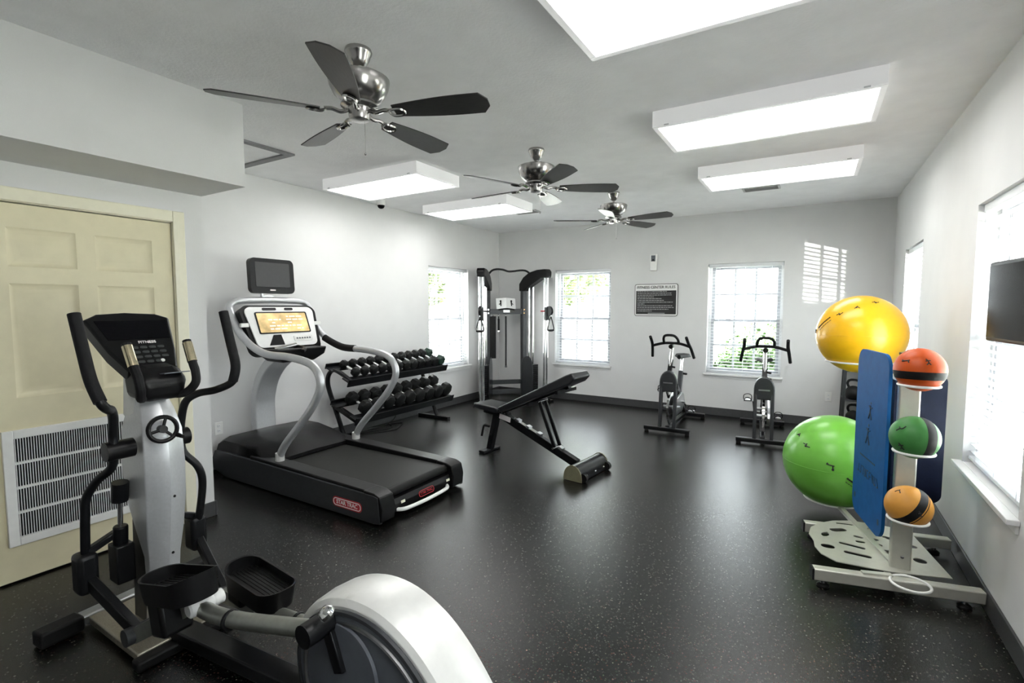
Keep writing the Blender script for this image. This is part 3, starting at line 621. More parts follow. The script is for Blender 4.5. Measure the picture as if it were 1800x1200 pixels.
# swinging handle arms
LH = [(-2.42, .755, 1.46), (-2.37, .76, 1.315), (-2.315, .76, 1.208), (-2.27, .77, 1.13), (-2.30, .80, 1.095), (-2.38, .84, 1.075), (-2.42, .86, 1.03), (-2.455, .868, .96), (-2.46, .87, .90), (-2.49, .87, .815), (-2.555, .84, .755), (-2.60, .815, .68), (-2.61, .81, .60), (-2.63, .81, .44), (-2.635, .81, .36)]
RH = [(-2.44, 1.33, 1.463), (-2.39, 1.33, 1.32), (-2.336, 1.32, 1.21), (-2.345, 1.31, 1.135), (-2.40, 1.26, 1.096), (-2.49, 1.22, 1.075), (-2.54, 1.19, 1.035), (-2.57, 1.182, .95), (-2.578, 1.18, .88), (-2.575, 1.185, .79), (-2.55, 1.235, .71), (-2.557, 1.258, .62), (-2.60, 1.26, .46), (-2.642, 1.26, .36)]
for H_, g0, yb in ((LH, 5, .87), (RH, 5, 1.18)):
    a = MB(o).tube(H_, .0175, 12, 6).build('handle_arm', M_BLACKM, r)
    MB(o).tube(H_[:g0-1], .0215, 12, 6).build('foam_grip', M_GRIP, a)
    px, pz = (-2.465, .89) if yb < 1 else (-2.577, .865)
    s = -1 if yb < 1 else 1
    MB(o).cyl((px, yb-s*.07, pz), (px, yb+s*.03, pz), .040, n=20).build('pivot_hub', M_BLACK, a)
    e = H_[-1]
    MB(o).mm((e[0]-.045, e[1]-.04, e[2]-.10), (e[0]+.045, e[1]+.035, e[2]+.075)).build('lower_joint', M_BLACKM, a, .02, 3)
    MB(o).bar((e[0], e[1], e[2]+.07), (e[0]+.02, 1.03+s*.10, e[2]+.13), .04, .03).build('cross_link', M_BLACKM, a, .006)
    # pedal assembly
    if s < 0: pc, tl, fl, ck = Vector((-2.0, .885, .455)), .25, (-2.30, .865, .16), (-1.335, .985, .445)
    else: pc, tl, fl, ck = Vector((-2.0, 1.20, .30)), -.10, (-2.32, 1.22, .14), (-1.34, 1.235, .25)
    arm = MB(o).bar((e[0]+.01, e[1], e[2]-.04), fl, .035, .055).build('pedal_link', M_BLACKM, r, .006)
    MB(o).cyl((fl[0]-.01, fl[1]-.05, fl[2]), (fl[0]-.01, fl[1]+.06, fl[2]), .035).build('link_roller', M_GUN, arm)
    ab = Vector((-1.98, .925 if s < 0 else 1.19, pc.z-.10))
    ra = MB(o).bar(fl, ab, .05, .06).tube([ab, (-1.75, ab.y, ab.z+.02), ck], .029, 12, 4).build('rear_arm', pmat('tarnished_silver_tube', (.30, .31, .28), .35, .7, var=.1), r)
    MB(o).cyl((ck[0]-.005, ck[1]-.05, ck[2]), (ck[0]-.005, ck[1]+.05, ck[2]), .038, n=18).build('crank_bearing', M_BLACKM, ra)
    MB(o).torus((-1.73, ab.y, ab.z+.02), .030, .008, (1, .05, .1), 20, 6).build('clamp_ring', M_BLACK, ra)
    rot = Matrix.Rotation(-math.atan(tl), 4, 'Y')
    p = MB(); L = .36; Wd = .17
    out = [(x, y) for x, y in rrect(L, Wd, .075, 6)]
    inn = [(x, y) for x, y in rrect(L-.016, Wd-.016, .068, 6)]
    n = len(out)
    wall = lambda q, k: k+.018*(q[0]/L)               # rim rises towards the heel and toe
    vs = [(q[0]*.92, q[1]*.92, -.055) for q in out]+[(q[0], q[1], .022+.02*(2*q[0]/L)**2) for q in out]+[(q[0], q[1], .022+.02*(2*q[0]/L)**2) for q in inn]+[(q[0], q[1], -.008) for q in inn]
    fs = [tuple(reversed(range(n))), tuple(range(3*n, 4*n))]
    for k in range(3):
        for i in range(n): fs.append((k*n+i, k*n+(i+1) % n, (k+1)*n+(i+1) % n, (k+1)*n+i))
    p.add(vs, fs)
    pd = p.build('pedal', M_BLACK, r); pd.matrix_local = Matrix.Translation(pc-Vector(o)) @ rot
    tm = MB()
    for i in range(9): tm.mm((-.15, -.064+i*.0155, -.008), (.15, -.058+i*.0155, -.0055))
    q = tm.build('tread_ribs', M_RUB, pd)
    MB().mm((-.15, -.06, -.19 if s < 0 else -.12), (-.045, .05, -.05)).build('pedal_bracket', M_BLACK, pd, .015, 3)
    wp = MB(o); wy = .86 if s < 0 else 1.12
    wp.lathe([(.022, 0), (.030, .006), (.030, .03), (.024, .036), (.030, .045), (.031, .08), (.025, .088), (.029, .096), (.027, .125)], (-1.925, wy+.015, pc.z-.085), (0, 1, 0), 16)
    wp.build('white_bushing', M_WHITE, r)
# stride actuator beside the post
ac = MB(o).cyl((-2.58, .925, .66), (-2.60, .925, .43), .010).build('actuator_rod', M_CHROME, r)
MB(o).cyl((-2.57, .925, .72), (-2.585, .925, .635), .032).build('actuator_head', M_BLACKM, ac)
MB(o).cyl((-2.59, .925, .52), (-2.60, .925, .43), .028).mm((-2.64, .89, .27), (-2.55, .96, .44)).build('actuator_motor', M_BLACKM, ac, .006)
MB(o).cyl((-2.55, 1.10, .625), (-2.55, 1.16, .625), .022).build('side_stop', M_BLACKM, r)
# rear drive housing: profile in x-z swept across with rounded shoulders
pf = [(-1.52, .06), (-1.56, .20), (-1.555, .32), (-1.50, .42), (-1.40, .49), (-1.27, .525), (-1.14, .52), (-1.02, .475), (-.92, .40), (-.83, .30), (-.76, .19), (-.72, .06)]
pf = [(p.x, p.z) for p in catmull([(x, 0, z) for x, z in pf], 4)]
cen = Vector((-1.14, 0, .2)); secs = []
for y, k in ((1.055, .93), (1.07, .985), (1.095, 1.), (1.16, 1.012), (1.225, 1.), (1.25, .985), (1.265, .93)):
    secs.append([(cen.x+(x-cen.x)*k, y, max(.06, cen.z+(z-cen.z)*k) if z > .07 else .06) for x, z in pf])
hsg = MB(o).loft(secs).build('drive_housing', M_SILVERP, r, .004)
sc_ = lambda k, y, dz=0: [(cen.x+(x-cen.x)*k, y, max(.065, cen.z+(z-cen.z)*k+dz)) for x, z in pf]
MB(o).loft([sc_(.90, 1.06), sc_(.90, 1.044), sc_(.86, 1.042)]).build('side_cover', M_GREYP, hsg, .003)
arc = [(cen.x+(x-cen.x)*.79, 1.040, cen.z+(z-cen.z)*.79) for x, z in pf if z > .1]
MB(o).tube(arc, .007, 6, 1).build('silver_trim_arc', M_STEEL, hsg)
arc2 = [(cen.x+(x-cen.x)*.885, 1.046, cen.z+(z-cen.z)*.885) for x, z in pf if z > .1]
MB(o).tube(arc2, .010, 6, 1).build('grey_trim_arc', M_GUN, hsg)
MB(o).lathe([(.0, 0), (.15, 0), (.155, .006), (.15, .014), (.02, .018)], (-1.27, 1.044, .30), (0, -1, 0), 36).build('crank_disk', M_GREYP, hsg)
MB(o).bar((-1.27, 1.02, .30), (-1.335, 1.02, .445), .045, .02, (0, 1, 0)).cyl((-1.335, 1.03, .445), (-1.335, .95, .445), .02).build('crank_arm', M_BLACKM, hsg, .004)
MB(o).lathe([(.026, 0), (.026, .012), (.018, .022), (.006, .026)], (-1.30, 1.0, .50), (-.3, -.5, .8), 16).build('crank_cap', M_CHROME, hsg)

# ------------------------------------------------------------------ dumbbell rack
o = (-4.30, 4.32, 0)
r = thing('dumbbell_rack', 'black two-tier dumbbell rack along the left wall', 'rack', o)
for y in (3.56, 5.08):
    s = MB(o).tube([(-4.14, y, .700), (-4.30, y, .775), (-4.42, y, .800), (-4.50, y, .745), (-4.52, y, .65), (-4.48, y, .53), (-4.36, y, .28), (-4.25, y, .03)], lambda t: (.028, .022), 8, 6, flat=(0, 1, 0)).build('side_frame', M_BLACKM, r)
    MB(o).bar((-4.56, y, .02), (-4.05, y, .02), .06, .04).build('foot_bar', M_BLACKM, r, .005)
    MB(o).bar((-4.44, y, .425), (-4.06, y, .285), .045, .05).build('tier_arm', M_BLACKM, r, .004)
for (xa, za), (xb, zb) in (((-4.17, .715), (-4.43, .815)), ((-4.07, .32), (-4.36, .425))):
    MB(o).bar((xa, 3.50, za), (xa, 5.14, za), .10, .014, (.36, 0, .93)).bar((xa+.045, 3.50, za-.03), (xa+.045, 5.14, za-.03), .012, .085, (.36, 0, .93)).build('front_rail', M_BLACKM, r, .003)
    MB(o).bar((xb, 3.50, zb), (xb, 5.14, zb), .10, .014, (.36, 0, .93)).bar((xb-.045, 3.50, zb+.03), (xb-.045, 5.14, zb+.03), .012, .06, (.36, 0, .93)).build('back_rail', M_BLACKM, r, .003)
M_DB = pmat('dumbbell_rubber', (.008, .0085, .0085), .42, var=.25, spec=.28, bump=.15, bscale=150)
M_DBG = pmat('greenish_dumbbell_rubber', (.012, .040, .026), .42, var=.25, bump=.15, bscale=150)
ORD = ['first', 'second', 'third', 'fourth', 'fifth', 'sixth', 'seventh', 'eighth', 'ninth', 'tenth', 'eleventh']
def db_meshes(R, hl, mat):
    h = MB(); n = 8
    def hx(x, k): return [(x, R*k*math.cos(PI/8+2*PI*i/n), R*k*math.sin(PI/8+2*PI*i/n)) for i in range(n)]
    h.loft([hx(-hl/2, .72), hx(-hl*.38, .97), hx(-hl*.3, 1), hx(hl*.3, 1), hx(hl*.38, .97), hx(hl/2, .72)])
    g = MB(); g.lathe([(.0135, -.07), (.0135, -.045), (.0155, -.02), (.0162, 0), (.0155, .02), (.0135, .045), (.0135, .07)], (0, 0, 0), (1, 0, 0), 12)
    return h.mesh('head', mat), g.mesh('handle', M_CHROME)
def dumbbell(y, x0, z0, tilt, R, hl, label, group, mat=M_DB):
    d = thing('dumbbell', label, 'dumbbell', (x0, y, z0), 0, group); d.rotation_euler = (random.uniform(-.15, .15), tilt, 0)
    hm, gm = db_meshes(R, hl, mat)
    for s in (-1, 1): q = mobj('head', hm, d, .003); q.location = (s*(.066+hl/2), 0, 0)
    mobj('handle', gm, d)
tl = math.atan(.385)
n = 12
for i in range(n):
    R = .052+.014*i/(n-1); y = 3.66+(5.06-3.66)*i/(n-1)
    nm = ORD[i] if i < 11 else 'last'
    lb = 'black hex dumbbell, %s from the treadmill end of the upper tier' % nm if i < 11 else 'green-tinged black hex dumbbell at the window end of the upper tier'
    zz = .767+.008+R*.87*1.0
    dumbbell(y, -4.30+.36*R, zz, tl, R, .062+.03*i/(n-1), lb, 'dumbbells on the upper tier', M_DBG if i == 11 else M_DB)
n = 9
for i in range(n):
    R = .078+.010*i/(n-1); y = 3.69+(5.04-3.69)*i/(n-1)
    lb = 'large black hex dumbbell, %s from the treadmill end of the lower tier' % ORD[i] if i < 8 else 'largest black hex dumbbell at the window end of the lower tier'
    dumbbell(y, -4.215+.36*R, .372+.008+R*.87, math.atan(.36), R, .085+.02*i/(n-1), lb, 'dumbbells on the lower tier')
# loose power cord behind the rack
m = MB((-4.4, 4.4, 0)); m.tube([(-4.60, 3.9, .006), (-4.50, 4.05, .006), (-4.38, 4.25, .006), (-4.42, 4.42, .006), (-4.54, 4.50, .006), (-4.45, 4.62, .006), (-4.36, 4.50, .006), (-4.28, 4.32, .006), (-4.36, 4.12, .006), (-4.48, 3.98, .012), (-4.52, 4.2, .012), (-4.57, 4.60, .04), (-4.58, 4.66, .25), (-4.59, 4.70, .37)], .005, 6, 8)
c = m.build('power_cord', M_BLACK); c.location = (-4.4, 4.4, 0); tag(c, 'thin black power cord looped on the floor under the dumbbell rack', 'cord')

# ------------------------------------------------------------------ adjustable bench
rz = math.atan2(4.04-4.19, -1.67+2.84); o = (-2.25, 4.115, 0)
r = thing('weight_bench', 'black adjustable weight bench with raised back pad mid-room', 'bench', o, rz)
def b(mb): return mb
# local x from seat end (-) to wheel end (+)
MB().prism([(-.66, .462), (-.67, .485), (-.65, .512), (-.38, .500), (-.335, .478), (-.34, .448), (-.40, .442)], 'xz', -.135, .135).build('seat_pad', M_BLACKV if 'M_BLACKV' in globals() else pmat('black_vinyl', (.014, .015, .018), .30, var=.15, bump=.05, bscale=120), r, .014, 3)
bp = [(-.345, .500), (-.31, .455), (.49, .815), (.535, .865), (.50, .912), (.44, .888)]
MB().prism(bp, 'xz', -.14, .14).build('back_pad', MATS['black_vinyl'], r, .014, 3)
MB().bar((-.36, 0, .445), (.40, 0, .77), .05, .04).build('back_support', M_BLACKM, r, .004)
for x, z in ((.05, .585), (.36, .73)): MB().bar((x, -.16, z), (x, .16, z), .03, .03).build('pad_bracket', M_BLACKM, r)
MB().bar((-.42, 0, .415), (.49, 0, .075), .06, .075).build('main_beam', M_BLACKM, r, .005)
MB().bar((-.62, 0, .43), (-.30, 0, .405), .06, .06).build('seat_beam', M_BLACKM, r, .004)
MB().bar((-.40, -.0325, .395), (-.26, -.0325, .37), .004, .05).build('beam_sticker', M_REDW, r)
sl = (.415-.075)/.91
for i in range(5):
    x = -.18+.125*i; z = .415-(x+.42)*sl+.05
    if abs(x-.20) < .05: continue
    MB().bar((x-.02, 0, z+.008), (x+.02, 0, z+.008-.04*sl), .055, .022).build('ladder_notch', M_STEEL, r, .004)
MB().bar((-.22, 0, .382), (.08, 0, .271), .045, .004, (.35, 0, .93)).build('notch_plate', M_CHROME, r)
for s in (-1, 1): MB().bar((.10, s*.045, .60), (.27, s*.045, .195), .018, .035).build('support_strut', M_BLACKM, r, .003)
for x, z in ((.27, .19), (.10, .60)): MB().cyl((x, -.075, z), (x, .075, z), .012).build('strut_pin', M_CHROME, r)
MB().bar((-.46, 0, .40), (-.555, 0, .02), .06, .06, (1, 0, 0)).build('front_leg', M_BLACKM, r, .005)
MB().bar((-.56, -.13, .016), (-.56, .13, .016), .075, .03).build('front_foot', M_BLACKM, r, .006)
MB().tube([(-.53, -.03, .265), (-.575, -.05, .275), (-.60, -.05, .255), (-.625, -.05, .16)], .012, 8, 5).build('pull_handle', M_GRIP, r)
for x, z in ((-.49, .27), (-.51, .19), (-.33, .425), (-.36, .43)): MB().cyl((x, -.035, z), (x, -.044, z), .011).build('bolt', M_CHROME, r)
hc = [(.585+.085*math.cos(t), .03+.105*math.sin(t)) for t in [PI*i/10 for i in range(11)]]
MB().prism([(.50, .006)]+hc[::-1]+[(.67, .006)], 'xz', -.235, .235).build('rear_base', M_BLACKM, r, .004)
for s in (-1, 1): MB().prism([(.495, .004)]+[(.585+.09*math.cos(t), .03+.11*math.sin(t)) for t in [PI*i/10 for i in range(11)]][::-1]+[(.675, .004)], 'xz', s*.235, s*.242).build('end_plate', pmat('olive_steel', (.22, .21, .13), .4, .3), r)
for s in (-1, 1): MB().cyl((.675, s*.19, .04), (.675, s*.225, .04), .038).build('wheel', M_RUB, r)
for s in (-1, 0, 1): MB().ball((.672, s*.15, .045), .010, 8, 6).build('base_bolt', M_CHROME, r)

# ------------------------------------------------------------------ corner cable machine
ctr = Vector((-4.26, 6.84, 0)); o = (-4.05, 6.6, 0)
r = thing('cable_machine', 'dual tower cable machine standing in the back left corner', 'cable machine', o)
M_PAN = pmat('smoked_shroud', (.03, .032, .035), .25, var=.1)
def tower(inn, out, side):
    I, O = Vector(inn), Vector(out); d = (O-I).normalized(); n = Vector((-d.y, d.x, 0))*side
    z = lambda p, h: (p.x, p.y, h)
    MB(o).bar(z(I, .02), z(I, 1.90), .075, .075, tuple(d)).build('inner_upright', M_GUN, r, .005)
    q = O-d*.02
    for k in (-.028, .028): MB(o).cyl(z(q+n*k, .04), z(q+n*k, 1.98), .016, n=12).build('guide_column', M_CHROME, r)
    pm = MB(o).bar(z(q-d*.03, .06), z(q-d*.03, 1.95), .03, .008, tuple(d)).build('hole_strip', M_STEEL, r)
    for i in range(22): MB(o).cyl(z(q-d*.03+n*.0, .30+i*.07), z(q-d*.03+n*.0, .302+i*.07), .018, n=8).build('position_ring', M_BLACK, pm)
    for t in (.26, .44): p = I+(O-I)*t; MB(o).cyl(z(p, .08), z(p, 1.80), .0125, n=12).build('weight_guide_rod', M_CHROME, r)
    mid = I+(O-I)*.35
    st = MB(o).bar(z(mid, .10), z(mid, .13), .11, .25, tuple(d))
    sk = MB(o).bar(z(mid, .14), z(mid, .17), .001, .001).build('weight_stack', M_BLACKM, r)
    pl = MB().box((0, 0, 0), (.10, .24, .028), Matrix.Rotation(math.atan2(d.y, d.x)-PI/2, 3, 'Z')).mesh('weight_plate', M_BLACKM)
    for i in range(15): w = mobj('weight_plate', pl, sk); w.location = Vector(z(mid, .12+i*.031))-Vector(o)
    MB(o).cyl(z(mid, .58), z(mid, 1.82), .004, n=6).build('lift_cable', M_BLACK, r)
    # rounded smoked shroud over the lower stack
    a, b_ = mid-d*.15, mid+d*.16; L = (b_-a).length; pr = [(0, .05)]+[(L/2-L/2*math.cos(PI*i/12), .50+.20*math.sin(PI*i/12)) for i in range(13)]+[(L, .05)]
    sh = MB(o); vs = []
    for off in (.075, .083): vs += [tuple(Vector(z(a+d*u, h))-n*off) for u, h in pr]
    k = len(pr); sh.add(vs, [(i, (i+1) % k, k+(i+1) % k, k+i) for i in range(k)]+[tuple(reversed(range(k))), tuple(range(k, 2*k))]); sh.build('stack_shroud', M_PAN, r)
    # top shroud: hump sloping from the inner upright up to the column head
    prof = [(-.05, 1.74), (-.05, 1.86), (.06, 1.96), (.22, 2.03), (.42, 2.06), (.62, 2.06), (.66, 2.02), (.66, 1.93), (.52, 1.93), (.34, 1.86), (.18, 1.80), (.10, 1.74)]
    vs = []
    for off in (-.06, .06): vs += [tuple(Vector(z(I+d*u, h))+n*off) for u, h in prof]
    k = len(prof); MB(o).add(vs, [(i, (i+1) % k, k+(i+1) % k, k+i) for i in range(k)]+[tuple(reversed(range(k))), tuple(range(k, 2*k))]).build('top_shroud', M_BLACK, r, .015, 3)
    MB(o).bar(z(I-d*.03, .035), z(O+d*.06, .035), .08, .06).build('base_beam', M_BLACKM, r, .006)
    MB(o).bar(z(O+d*.05, .02)if 0 else tuple(Vector(z(O, .02))-n*.12), tuple(Vector(z(O, .02))+n*.12), .09, .035).build('base_foot', M_BLACKM, r, .006)
    # pulley carriage and hanging stirrup handle
    c = q+d*.03; cz = 1.40
    cg = MB(o).bar(z(c, cz-.12), z(c, cz+.08), .07, .06, tuple(d)).build('pulley_carriage', M_GUN, r, .008)
    MB(o).lathe([(.02, -.02), (.075, -.018), (.078, 0), (.075, .018), (.02, .02)], tuple(Vector(z(c+d*.06, cz+.02))), tuple(n), 20).build('pulley', M_BLACKM, cg)
    MB(o).cyl(tuple(Vector(z(c-d*.02, cz+.02))-n*.10), z(c-d*.02, cz+.02), .01).build('lock_pin', M_RED if side > 0 else M_BLACK, cg)
    h = c+d*.10
    st = MB(o); st.tube([z(h, cz-.06), tuple(Vector(z(h, cz-.16))-n*.035), tuple(Vector(z(h, cz-.27))-n*.055), tuple(Vector(z(h, cz-.27))+n*.055), tuple(Vector(z(h, cz-.16))+n*.035), z(h, cz-.06)], .009, 6, 3)
    st.cyl(tuple(Vector(z(h, cz-.27))-n*.055), tuple(Vector(z(h, cz-.27))+n*.055), .014)
    st.build('stirrup_handle', M_BLACK, r)
    MB(o).cyl(z(h, cz+.01), z(h, cz-.065), .006).build('carabiner', M_CHROME, r)
    return I, O
LI, LO = tower((-4.47, 6.63, 0), (-4.22, 6.08, 0), -1)
RI, RO = tower((-4.05, 7.05, 0), (-3.50, 6.80, 0), 1)
ux = (RI-LI).normalized(); fr = Vector((ux.y, -ux.x, 0))   # towards the room
def cz(t, f, z): p = LI.lerp(RI, t)+fr*f; return (p.x, p.y, z)
MB(o).bar(cz(0, .0, 1.41), cz(1, .0, 1.41), .05, .085).build('cross_member', M_GUN, r, .004)
for z in (.10, .26): MB(o).bar(cz(0, .0, z), cz(1, .0, z), .05, .07).build('lower_cross_member', M_GUN, r, .004)
MB(o).tube([cz(-.05, .16, 1.98), cz(.05, .17, 2.05), cz(.18, .17, 2.075), cz(.35, .17, 2.07), cz(.5, .17, 2.045), cz(.65, .17, 2.05), cz(.85, .17, 2.065), cz(1.0, .17, 2.055), cz(1.15, .17, 1.99)], .016, 10, 6).build('pull_up_bar', M_BLACKM, r)
for t in (0, 1):
    for z in (1.385, 1.44): MB(o).cyl(cz(t, .038, z), cz(t, .046, z), .012).build('bolt', M_CHROME, r)
# open exercise chart on the cross member
for s in (-1, 1):
    a, b_ = cz(.5, .05, 1.465), cz(.5+s*.27, .02, 1.450)
    up = Vector((0, 0, .17))-fr*.05
    pg = MB(o); A, B = Vector(a), Vector(b_); nn_ = fr*.004
    pg.add([A, B, B+up, A+up, A+nn_, B+nn_, B+up+nn_, A+up+nn_], [(0, 1, 2, 3), (7, 6, 5, 4), (0, 4, 5, 1), (1, 5, 6, 2), (2, 6, 7, 3), (3, 7, 4, 0)])
    p = pg.build('chart_page', M_WHITE, r)
    f = MB(o); c0 = A.lerp(B, .55)+up*.5+nn_*2.2
    f.ball(c0+up*.22, .016, 8, 6, (1, 1, 1)); f.cyl(c0+up*.18, c0-up*.25, .013, .008, 8); f.cyl(c0+up*.05, c0+up*.05+(B-A)*.18-up*.15, .006, n=6)
    f.build('chart_figure', M_BLACK, p)
MB(o).tube([cz(.28, .03, 1.44), cz(.5, .06, 1.455), cz(.72, .03, 1.44)], .012, 8, 6).build('chart_stand', M_BLACK, r)
MB(o).bar(cz(.42, .028, 1.415), cz(.60, .028, 1.415), .004, .04).build('name_plate', M_STEEL, r)
for t in (.12, .28, .48): MB(o).tube([cz(t, .02, 1.365), cz(t, .045, 1.355), cz(t, .05, 1.335), cz(t, .03, 1.325)], .006, 6, 4).build('hook', M_CHROME, r)
def hung(name, label, cat, t, build):
    p = cz(t, .05, 1.335); h = thing(name, label, cat, p); build(h); return h
def strap(h): MB().bar((0, 0, 0), (0, 0, -.68), .10, .012, tuple(fr)).tube([(0, 0, -.0), (0, 0, .012)], .012, 8, 2).build('strap_band', M_RUB, h, .004)
hung('exercise_strap', 'wide black exercise strap hanging from the cable machine', 'strap', .12, strap)
def sbar(h):
    MB().tube([(0, 0, .0), (0, 0, -.04)], .009, 8, 1).cyl((0, 0, -.04), (0, 0, -.23), .016).build('bar_grip', M_GRIP, h)
    MB().cyl((0, 0, -.23), (0, 0, -.25), .019).build('end_cap', M_CHROME, h)
hung('short_bar', 'short black handle bar hanging from the cable machine', 'bar', .28, sbar)
def lbar(h):
    MB().cyl((0, 0, 0), (0, 0, -.80), .014).build('bar_shaft', M_BLACKM, h)
    MB().cyl((0, 0, -.80), (0, 0, -.83), .02).build('end_cap', M_CHROME, h)
hung('long_bar', 'long thin black bar hanging from the cable machine', 'bar', .48, lbar)

# ------------------------------------------------------------------ indoor bikes
def bike(x, y, rz, label, hb, tilt):
    r = thing('exercise_bike', label, 'exercise bike', (x, y, 0), rz, 'two indoor cycling bikes')
    # local: front bar at y = 0, rider sits towards +y
    MB().bar((-.265, 0, .045), (.265, 0, .045), .07, .045).build('front_stabilizer', M_BLACKM, r, .008)
    for s in (-1, 1):
        MB().cyl((s*.235, 0, .0), (s*.235, 0, .03), .025).build('leveling_foot', M_RUB, r)
    MB().bar((-.25, 1.02, .045), (.25, 1.02, .045), .07, .045).build('rear_stabilizer', M_BLACKM, r, .008)
    for s in (-1, 1): MB().cyl((s*.22, 1.02, .0), (s*.22, 1.02, .03), .025).build('leveling_foot', M_RUB, r)
    for s in (-1, 1):
        MB().prism([(-.02, .06), (.035, .06), (.10, .60), (.03, .60)], 'yz', s*.083-.018 if s > 0 else s*.083-.018, s*.083+.018).build('fork_leg', M_GUN, r, .01, 3)
    ar = [(.101*math.cos(t), .60+.135*math.sin(t)) for t in [PI*i/12 for i in range(13)]]
    MB().prism(ar+[(-.101, .50), (-.06, .485), (.06, .485), (.101, .50)], 'xz', .025, .10).build('arch_cover', M_GUN, r, .014, 3)
    MB().mm((-.055, .022, .585), (.055, .026, .60)).build('cover_lettering', M_STEEL, r)
    MB().lathe([(.03, -.02), (.19, -.012), (.205, -.014), (.22, -.012), (.22, .012), (.205, .014), (.19, .012), (.03, .02)], (0, .24, .27), (1, 0, 0), 40).build('flywheel', M_CHROME, r)
    MB().cyl((-.10, .24, .27), (.10, .24, .27), .018).build('axle', M_STEEL, r)
    MB().bar((0, .05, .62), (0, .16, .86), .05, .05).build('head_tube', M_BLACKM, r, .006)
    MB().cyl((0, .10, .72), (0, .185, 1.0), .021).build('handlebar_post', M_CHROME, r)
    MB().cyl((.02, .10, .78), (.06, .08, .775), .012).build('post_knob', M_BLACK, r)
    hbz = 1.05
    h = MB().tube([(-.215, .13, hbz-.03), (-.10, .16, hbz), (0, .17, hbz+.005), (.10, .16, hbz), (.215, .13, hbz-.03)], .016, 10, 5).build('handlebar', M_GRIP, r)
    MB().tube([(-.085, .16, hbz), (-.08, .10, hbz+.06), (-.045, .05, hbz+.10), (.045, .05, hbz+.10), (.08, .10, hbz+.06), (.085, .16, hbz)], .015, 10, 5).build('center_loop', M_GRIP, h)
    for s in (-1, 1): MB().tube([(s*.205, -.02, hbz+.085), (s*.21, .08, hbz+.01), (s*.225, .16, hbz-.06), (s*.245, .24, hbz-.17)], .017, 10, 5).build('bar_end', M_GRIP, h)
    MB().cyl((0, .12, hbz-.035), (0, .20, hbz-.035), .026).build('clamp', M_BLACK, r)
    MB().bar((0, .14, .68), (0, .62, .36), .055, .08).build('top_tube', M_GUN, r, .012)
    MB().bar((0, .62, .36), (0, 1.02, .05), .055, .07).build('rear_tube', M_GUN, r, .01)
    MB().bar((0, .30, .06), (0, 1.0, .06), .05, .05).build('base_tube', M_BLACKM, r, .008)
    MB().bar((0, .03, .06), (0, .32, .06), .05, .04).build('front_base_tube', M_BLACKM, r, .008)
    MB().bar((0, .58, .34), (0, .70, .66), .055, .06).build('seat_tube', M_GUN, r, .008)
    MB().cyl((0, .68, .62), (0, .745, .82), .018).build('seat_post', M_CHROME, r)
    MB().cyl((.03, .69, .63), (.075, .66, .63), .014).build('seat_knob', M_BLACK, r)
    sd = [[(x*k, yy, z) for x, z in ((-1, .0), (-.8, .035), (0, .042), (.8, .035), (1, 0), (0, -.02))] for yy, k in ((.56, .025), (.62, .035), (.70, .075), (.78, .105), (.83, .092))]
    MB((0, 0, -.84)).loft(sd).build('saddle', M_RUB, r, .006)
    bb = (0, .50, .30)
    MB().prism([(.24+.16*math.cos(t), .275+.10*math.sin(t)) for t in [PI/2+PI*i/8 for i in range(9)]]+[(.50+.12*math.cos(t), .30+.12*math.sin(t)) for t in [-PI/2+PI*i/8 for i in range(9)]], 'yz', .040, .066).build('chain_guard', M_STEEL, r, .004)
    MB().cyl((-.09, .50, .30), (.10, .50, .30), .02).build('crank_axle', M_STEEL, r)
    for s in (-1, 1):
        a = tilt+(0 if s > 0 else PI); ey, ez = .50+.17*math.cos(a), .30+.17*math.sin(a)
        ck = MB().bar((s*.095, .50, .30), (s*.105, ey, ez), .014, .03).build('crank', M_CHROME, r, .003)
        pd = MB().box((s*.16, ey, ez), (.085, .095, .022)).build('pedal', M_STEEL, ck, .004)
        MB().tube([(s*.125, ey-.045, ez), (s*.13, ey-.09, ez+.03), (s*.16, ey-.10, ez+.045), (s*.19, ey-.09, ez+.03), (s*.195, ey-.045, ez)], .006, 6, 4).build('toe_cage', M_BLACK, pd)
        MB().tube([(s*.12, ey, ez+.01), (s*.125, ey-.02, ez+.06), (s*.16, ey-.02, ez+.075), (s*.20, ey-.02, ez+.06), (s*.205, ey, ez+.01)], .005, 5, 4).build('pedal_strap', M_BLACK, pd)
    MB().tube([(.0, .30, .60), (.03, .26, .52), (.03, .24, .46)], .008, 6, 4).build('brake_lever', M_BLACK, r)
    return r
b1 = bike(-1.425, 5.87, .0, 'grey indoor bike under the fitness rules sign', 0, -.9)
b2 = bike(-.41, 5.88, .085, 'grey indoor bike in front of the right back window', 0, -.75)

# ------------------------------------------------------------------ ball rack, balls and mats
M_RACK = pmat('champagne_silver_paint', (.52, .52, .46), .38, .35, var=.04)
M_RING = pmat('white_coated_wire', (.85, .85, .83), .3, var=.02)
o = (.43, 3.40, 0)
r = thing('ball_rack', 'silver ball storage rack with wire rings by the right wall', 'rack', o)
fa, fb = Vector((.05, 3.03, .068)), Vector((.770, 3.20, .068)); ba, bb = Vector((.0, 3.66, .068)), Vector((.755, 3.83, .068))
for a, b_ in ((fa, fb), (ba, bb)):
    t = MB(o).bar(a, b_, .055, .062).build('base_rail', M_RACK, r, .006)
    MB(o).bar(a-(b_-a).normalized()*.006, a+(b_-a).normalized()*.004, .053, .06).build('rail_end_cap', M_BLACK, t)
    for q in (a+(b_-a)*.07, a+(b_-a)*.90):
        MB(o).cyl((q.x, q.y, .012), (q.x, q.y, .04), .012).build('leveling_stem', M_CHROME, t)
        MB(o).lathe([(.03, 0), (.03, .008), (.02, .016), (.012, .018)], (q.x, q.y, 0), n=16).build('rubber_foot', M_RUB, t)
